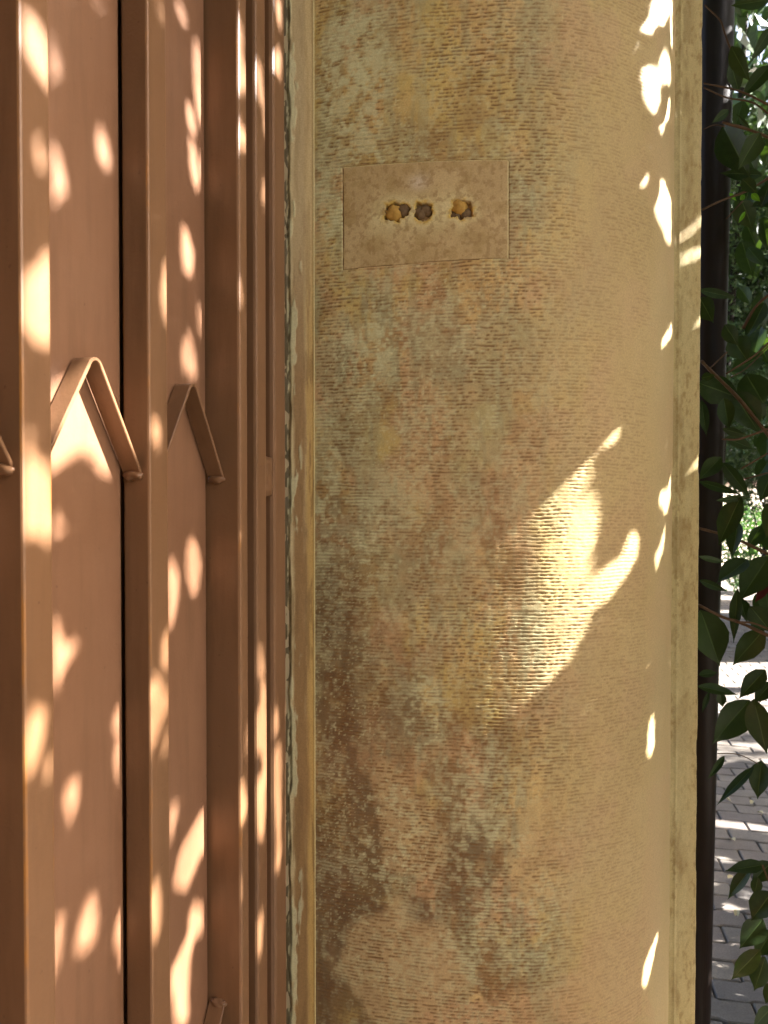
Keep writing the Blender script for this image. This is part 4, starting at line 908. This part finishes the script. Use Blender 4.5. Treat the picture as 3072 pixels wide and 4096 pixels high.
def grow(gaps, a0, a1, b0, b1, res, ntry, size, posfn, rng, maxcov=2.2, prob_keep=1.0, fill=True):
    nx, ny = int((a1 - a0) / res), int((b1 - b0) / res)
    forb = np.zeros((ny, nx), bool); cov = np.zeros((ny, nx), np.uint8)
    for g in gaps:
        r = raster(forb, g, a0, b0, res)
        if r: forb[r[0]] |= r[1]
    out = []
    def attempt(ca, cb, L):
        d = rng.normal(size=3); d /= np.linalg.norm(d)
        d -= SV * (d @ SV) * rng.uniform(0.5, 1.0); d /= np.linalg.norm(d)
        e = SV + rng.normal(size=3) * 0.35
        s = np.cross(d, e); s /= np.linalg.norm(s)
        loc = OUTL[:, 0:1] * d * L + OUTL[:, 1:2] * s * L * 0.55 - d * L * 0.5
        pa = np.stack([loc @ AX + ca, loc @ BX + cb], 1)
        r = raster(forb, pa, a0, b0, res)
        if r is None: return False
        sl, ins = r
        cnt = ins.sum()
        if cnt == 0 or (forb[sl] & ins).any(): return False
        if (cov[sl][ins]).mean() > maxcov: return False
        cov[sl] += ins.astype(np.uint8)
        out.append(posfn(ca, cb, rng) + loc)
        return True
    for k in range(ntry):
        ca, cb = rng.uniform(a0, a1), rng.uniform(b0, b1)
        L = size * rng.uniform(0.7, 1.25)
        if not attempt(ca, cb, L) and fill:
            attempt(ca, cb, L * 0.55)
    if fill:
        for it in range(10):
            jj, ii = np.nonzero((cov == 0) & ~forb)
            if len(jj) < 20: break
            sel = rng.choice(len(jj), min(len(jj), 2200), replace=False)
            for q in sel:
                if cov[jj[q], ii[q]]: continue
                ca, cb = a0 + (ii[q] + 0.5) * res, b0 + (jj[q] + 0.5) * res
                for f in (0.5, 0.3):
                    if attempt(ca + rng.normal() * 0.004, cb + rng.normal() * 0.004, size * f): break
    return out

def place(xmin_fn, spread):
    def fn(ca, cb, rng):
        p0 = AX * ca + BX * cb
        y = ca
        xc = xmin_fn(y) + spread * rng.random()
        c = (xc - p0[0]) / SV[0]
        return p0 + SV * c
    return fn

rng = np.random.default_rng(77)
lv = grow(GAPS, 0.52, 2.35, 0.03, 2.24, 0.0025, 14000, 0.075, place(lambda y: max(1.0, 0.60 * y + 0.22), 0.45), rng)  # crown leaves kept clear of the rays meant for each sun fleck
oh = empty("shade_tree", (2.7, -0.35, 0))
tag(oh, "unseen leafy tree over the gate and column, gaps shaped for sun flecks", "tree")
oo = np.array([2.7, -0.35, 0])
cr = mesh_obj("crown", polys_mesh("crown", [p - oo for p in lv]), M['canopy'], oh)
cr["kind"] = 'stuff'
print("canopy leaves", len(lv))
big_gap = np.array(max(GAPS, key=len)).mean(0)
lv4 = grow([], 0.55, 2.2, 0.05, 2.2, 0.006, 9000, 0.055, place(lambda y: 7.5, 2.2), rng, 0.45, 1.0, False)  # far leaves added to thin the sun, notably over the largest patch
keep = []
for p in lv4:
    m = p.mean(0); pa, pb = m @ AX, m @ BX
    near = math.exp(-(((pa - big_gap[0]) / 0.22) ** 2 + ((pb - big_gap[1]) / 0.30) ** 2))
    if rng.random() < 0.06 + 0.36 * near + (1 - near) * 0.6 * float(smooth(0.48, 0.66, vnoise(pa * 4.5, pb * 4.5, 91))):
        keep.append(p)
tall = empty("sun_thinning_tree", (9.6, -1.6, 0))
tag(tall, "unseen tall tree added to thin the sunlight on gate and column", "tree")
to = np.array([9.6, -1.6, 0])
cr = mesh_obj("crown", polys_mesh("crown", [p - to for p in keep]), M['canopy'], tall)
cr["kind"] = 'stuff'
bm_obj("trunk", tube_bm(spline([(0, 0, 0), (0.1, 0.1, 3.0), (0.3, 0.2, 6.0), (0.2, 0.5, 8.6)], 5), [0.2 - 0.008 * i for i in range(16)], 12), M['bark'], tall, None, True)
lv3 = grow([], -2.4, 1.75, -0.75, -0.05, 0.008, 6000, 0.11, place(lambda y: 1.30, 0.6), rng, 1.2, 1.0, False)  # low leaves added to cut light bouncing off the ground
cr = mesh_obj("shade_skirt", polys_mesh("shade_skirt", [p - oo for p in lv3]), M['canopy'], oh)
cr["kind"] = 'stuff'
bm_obj("trunk", tube_bm(spline([(0, 0, 0), (0.05, -0.05, 1.5), (-0.1, 0.0, 3.0), (-0.5, 0.3, 4.1)], 5), [0.11 - 0.003 * i for i in range(16)], 12), M['bark'], oh, None, True)
for q in ([(-0.5, 0.3, 4.1), (-1.0, 0.9, 4.35), (-1.5, 1.5, 4.1), (-1.45, 2.0, 3.95)], [(-0.3, 0.15, 3.7), (-0.9, 0.2, 4.25), (-1.5, 0.7, 4.2), (-1.75, 1.0, 4.0)]):
    sp = spline(q, 4)
    bm_obj("limb", tube_bm(sp, [0.05 - 0.0028 * i for i in range(len(sp))], 8), M['bark'], oh, None, True)

lv2 = grow(GROUND_GAPS, 1.9, 11.5, -4.0, -0.45, 0.012, 22000, 0.19, place(lambda y: 0.60 * y + 0.7, 1.3), rng, 1.9, 1.0, True)
lv2 = [p for p in lv2 if p[:, 2].min() > 0.25]
st2 = empty("shade_tree", (5.2, 3.2, 0))
tag(st2, "spreading tree beside the path shading the paving", "tree")
oo = np.array([5.2, 3.2, 0])
cr = mesh_obj("crown", polys_mesh("crown", [p - oo for p in lv2]), M['canopy'], st2)
cr["kind"] = 'stuff'
print("street leaves", len(lv2))
bm_obj("trunk", tube_bm(spline([(0, 0, 0), (0.05, 0.1, 1.5), (-0.2, 0.6, 3.2)], 5), [0.13 - 0.004 * i for i in range(11)], 12), M['bark'], st2, None, True)

# unseen tree added behind the photographer to darken that side
tree("tree", -0.6, -2.9, (-1.0, -2.0, 2.4), (2.3, 0.7, 2.4), 420, 60, 0.19, "unseen dense tree added behind the photographer to dim the bar sides", "tree", M['canopy'],
     ([(-0.6, -2.9, 0), (-0.55, -2.85, 1.5), (-0.4, -2.7, 3.8)], 0.12), 51, None, 0.55, 0.25)

sr = np.random.default_rng(63)
q = np.stack([sr.uniform(0.9, 2.0, 5200), sr.uniform(1.55, 2.7, 5200), sr.uniform(0.25, 3.2, 5200)], 1)
q = q[(q[:, 0] > 0.56 * q[:, 1] + 0.07)]
qa, qb = q @ AX, q @ BX
for gp in GAPS[-2:]:
    ga = np.array(gp)
    q_in = (qa > ga[:, 0].min() - 0.05) & (qa < ga[:, 0].max() + 0.05) & (qb > ga[:, 1].min() - 0.05) & (qb < ga[:, 1].max() + 0.05)
    q, qa, qb = q[~q_in], qa[~q_in], qb[~q_in]
o = mesh_obj("foliage", leaf_cloud("foliage", q - np.array(SO), 0.10, sr, 0.55), M['canopy'], shrub)
o["kind"] = 'stuff'
cl = np.stack([sr.uniform(1.0, 8.5, 620), sr.uniform(2.6, 12.5, 620), sr.uniform(4.4, 6.6, 620)], 1)  # overhead leaves added to block skylight above the paving
pp = np.repeat(cl, 22, 0) + sr.normal(size=(620 * 22, 3)) * 0.28
o = mesh_obj("crown", leaf_cloud("crown", pp - np.array([5.2, 3.2, 0]), 0.20, sr, 0.5), M['canopy'], st2)
o["kind"] = 'stuff'
ov = np.random.default_rng(61)
cl = np.stack([ov.uniform(-2.6, 1.1, 420), ov.uniform(-2.2, 2.2, 420), ov.uniform(3.55, 4.6, 420)], 1)  # leaves added overhead to keep skylight off the bar sides
pp = np.repeat(cl, 24, 0) + ov.normal(size=(420 * 24, 3)) * 0.2
pp = pp[(-math.sin(SUN_EL) * (pp[:, 0] * SUN_H.x + pp[:, 1] * SUN_H.y) + math.cos(SUN_EL) * pp[:, 2] > 2.22) & (pp[:, 2] > 3.2)]
o = mesh_obj("crown", leaf_cloud("crown", pp - np.array([2.7, -0.35, 0]), 0.17, ov, 0.55), M['canopy'], oh)
o["kind"] = 'stuff'

# ------------------------------------------------------------------ dry leaves on the paving
dr = random.Random(3)
DL = ["curled pale dry leaf lying on the pavers right beside the post", "upright pale dry leaf standing in a paver joint", "flat pale dry leaf on the paving beside the shrub's lowest leaves",
      "pale dry leaf lying mid paver below the sunny streak", "thin bright dry leaf in a joint near the olive leaf", "tiny dry leaf scrap on the nearest pavers"]
for (x, y, z), lb in zip(DRY_LEAVES, DL):
    me = leaf_mesh(0.034, 0.020, dr.uniform(0.2, 0.5), dr.uniform(0.5, 0.9), dr.uniform(-0.8, 0.8), dr)
    o = mesh_obj("fallen_leaf", me, M['dry'], None, (x, y, 0.009))
    o.rotation_euler = (R(90) + dr.uniform(-0.3, 0.3), dr.uniform(-0.2, 0.2), dr.uniform(0, 6))
    tag(o, lb, "dry leaf", "dry leaves on the paving")
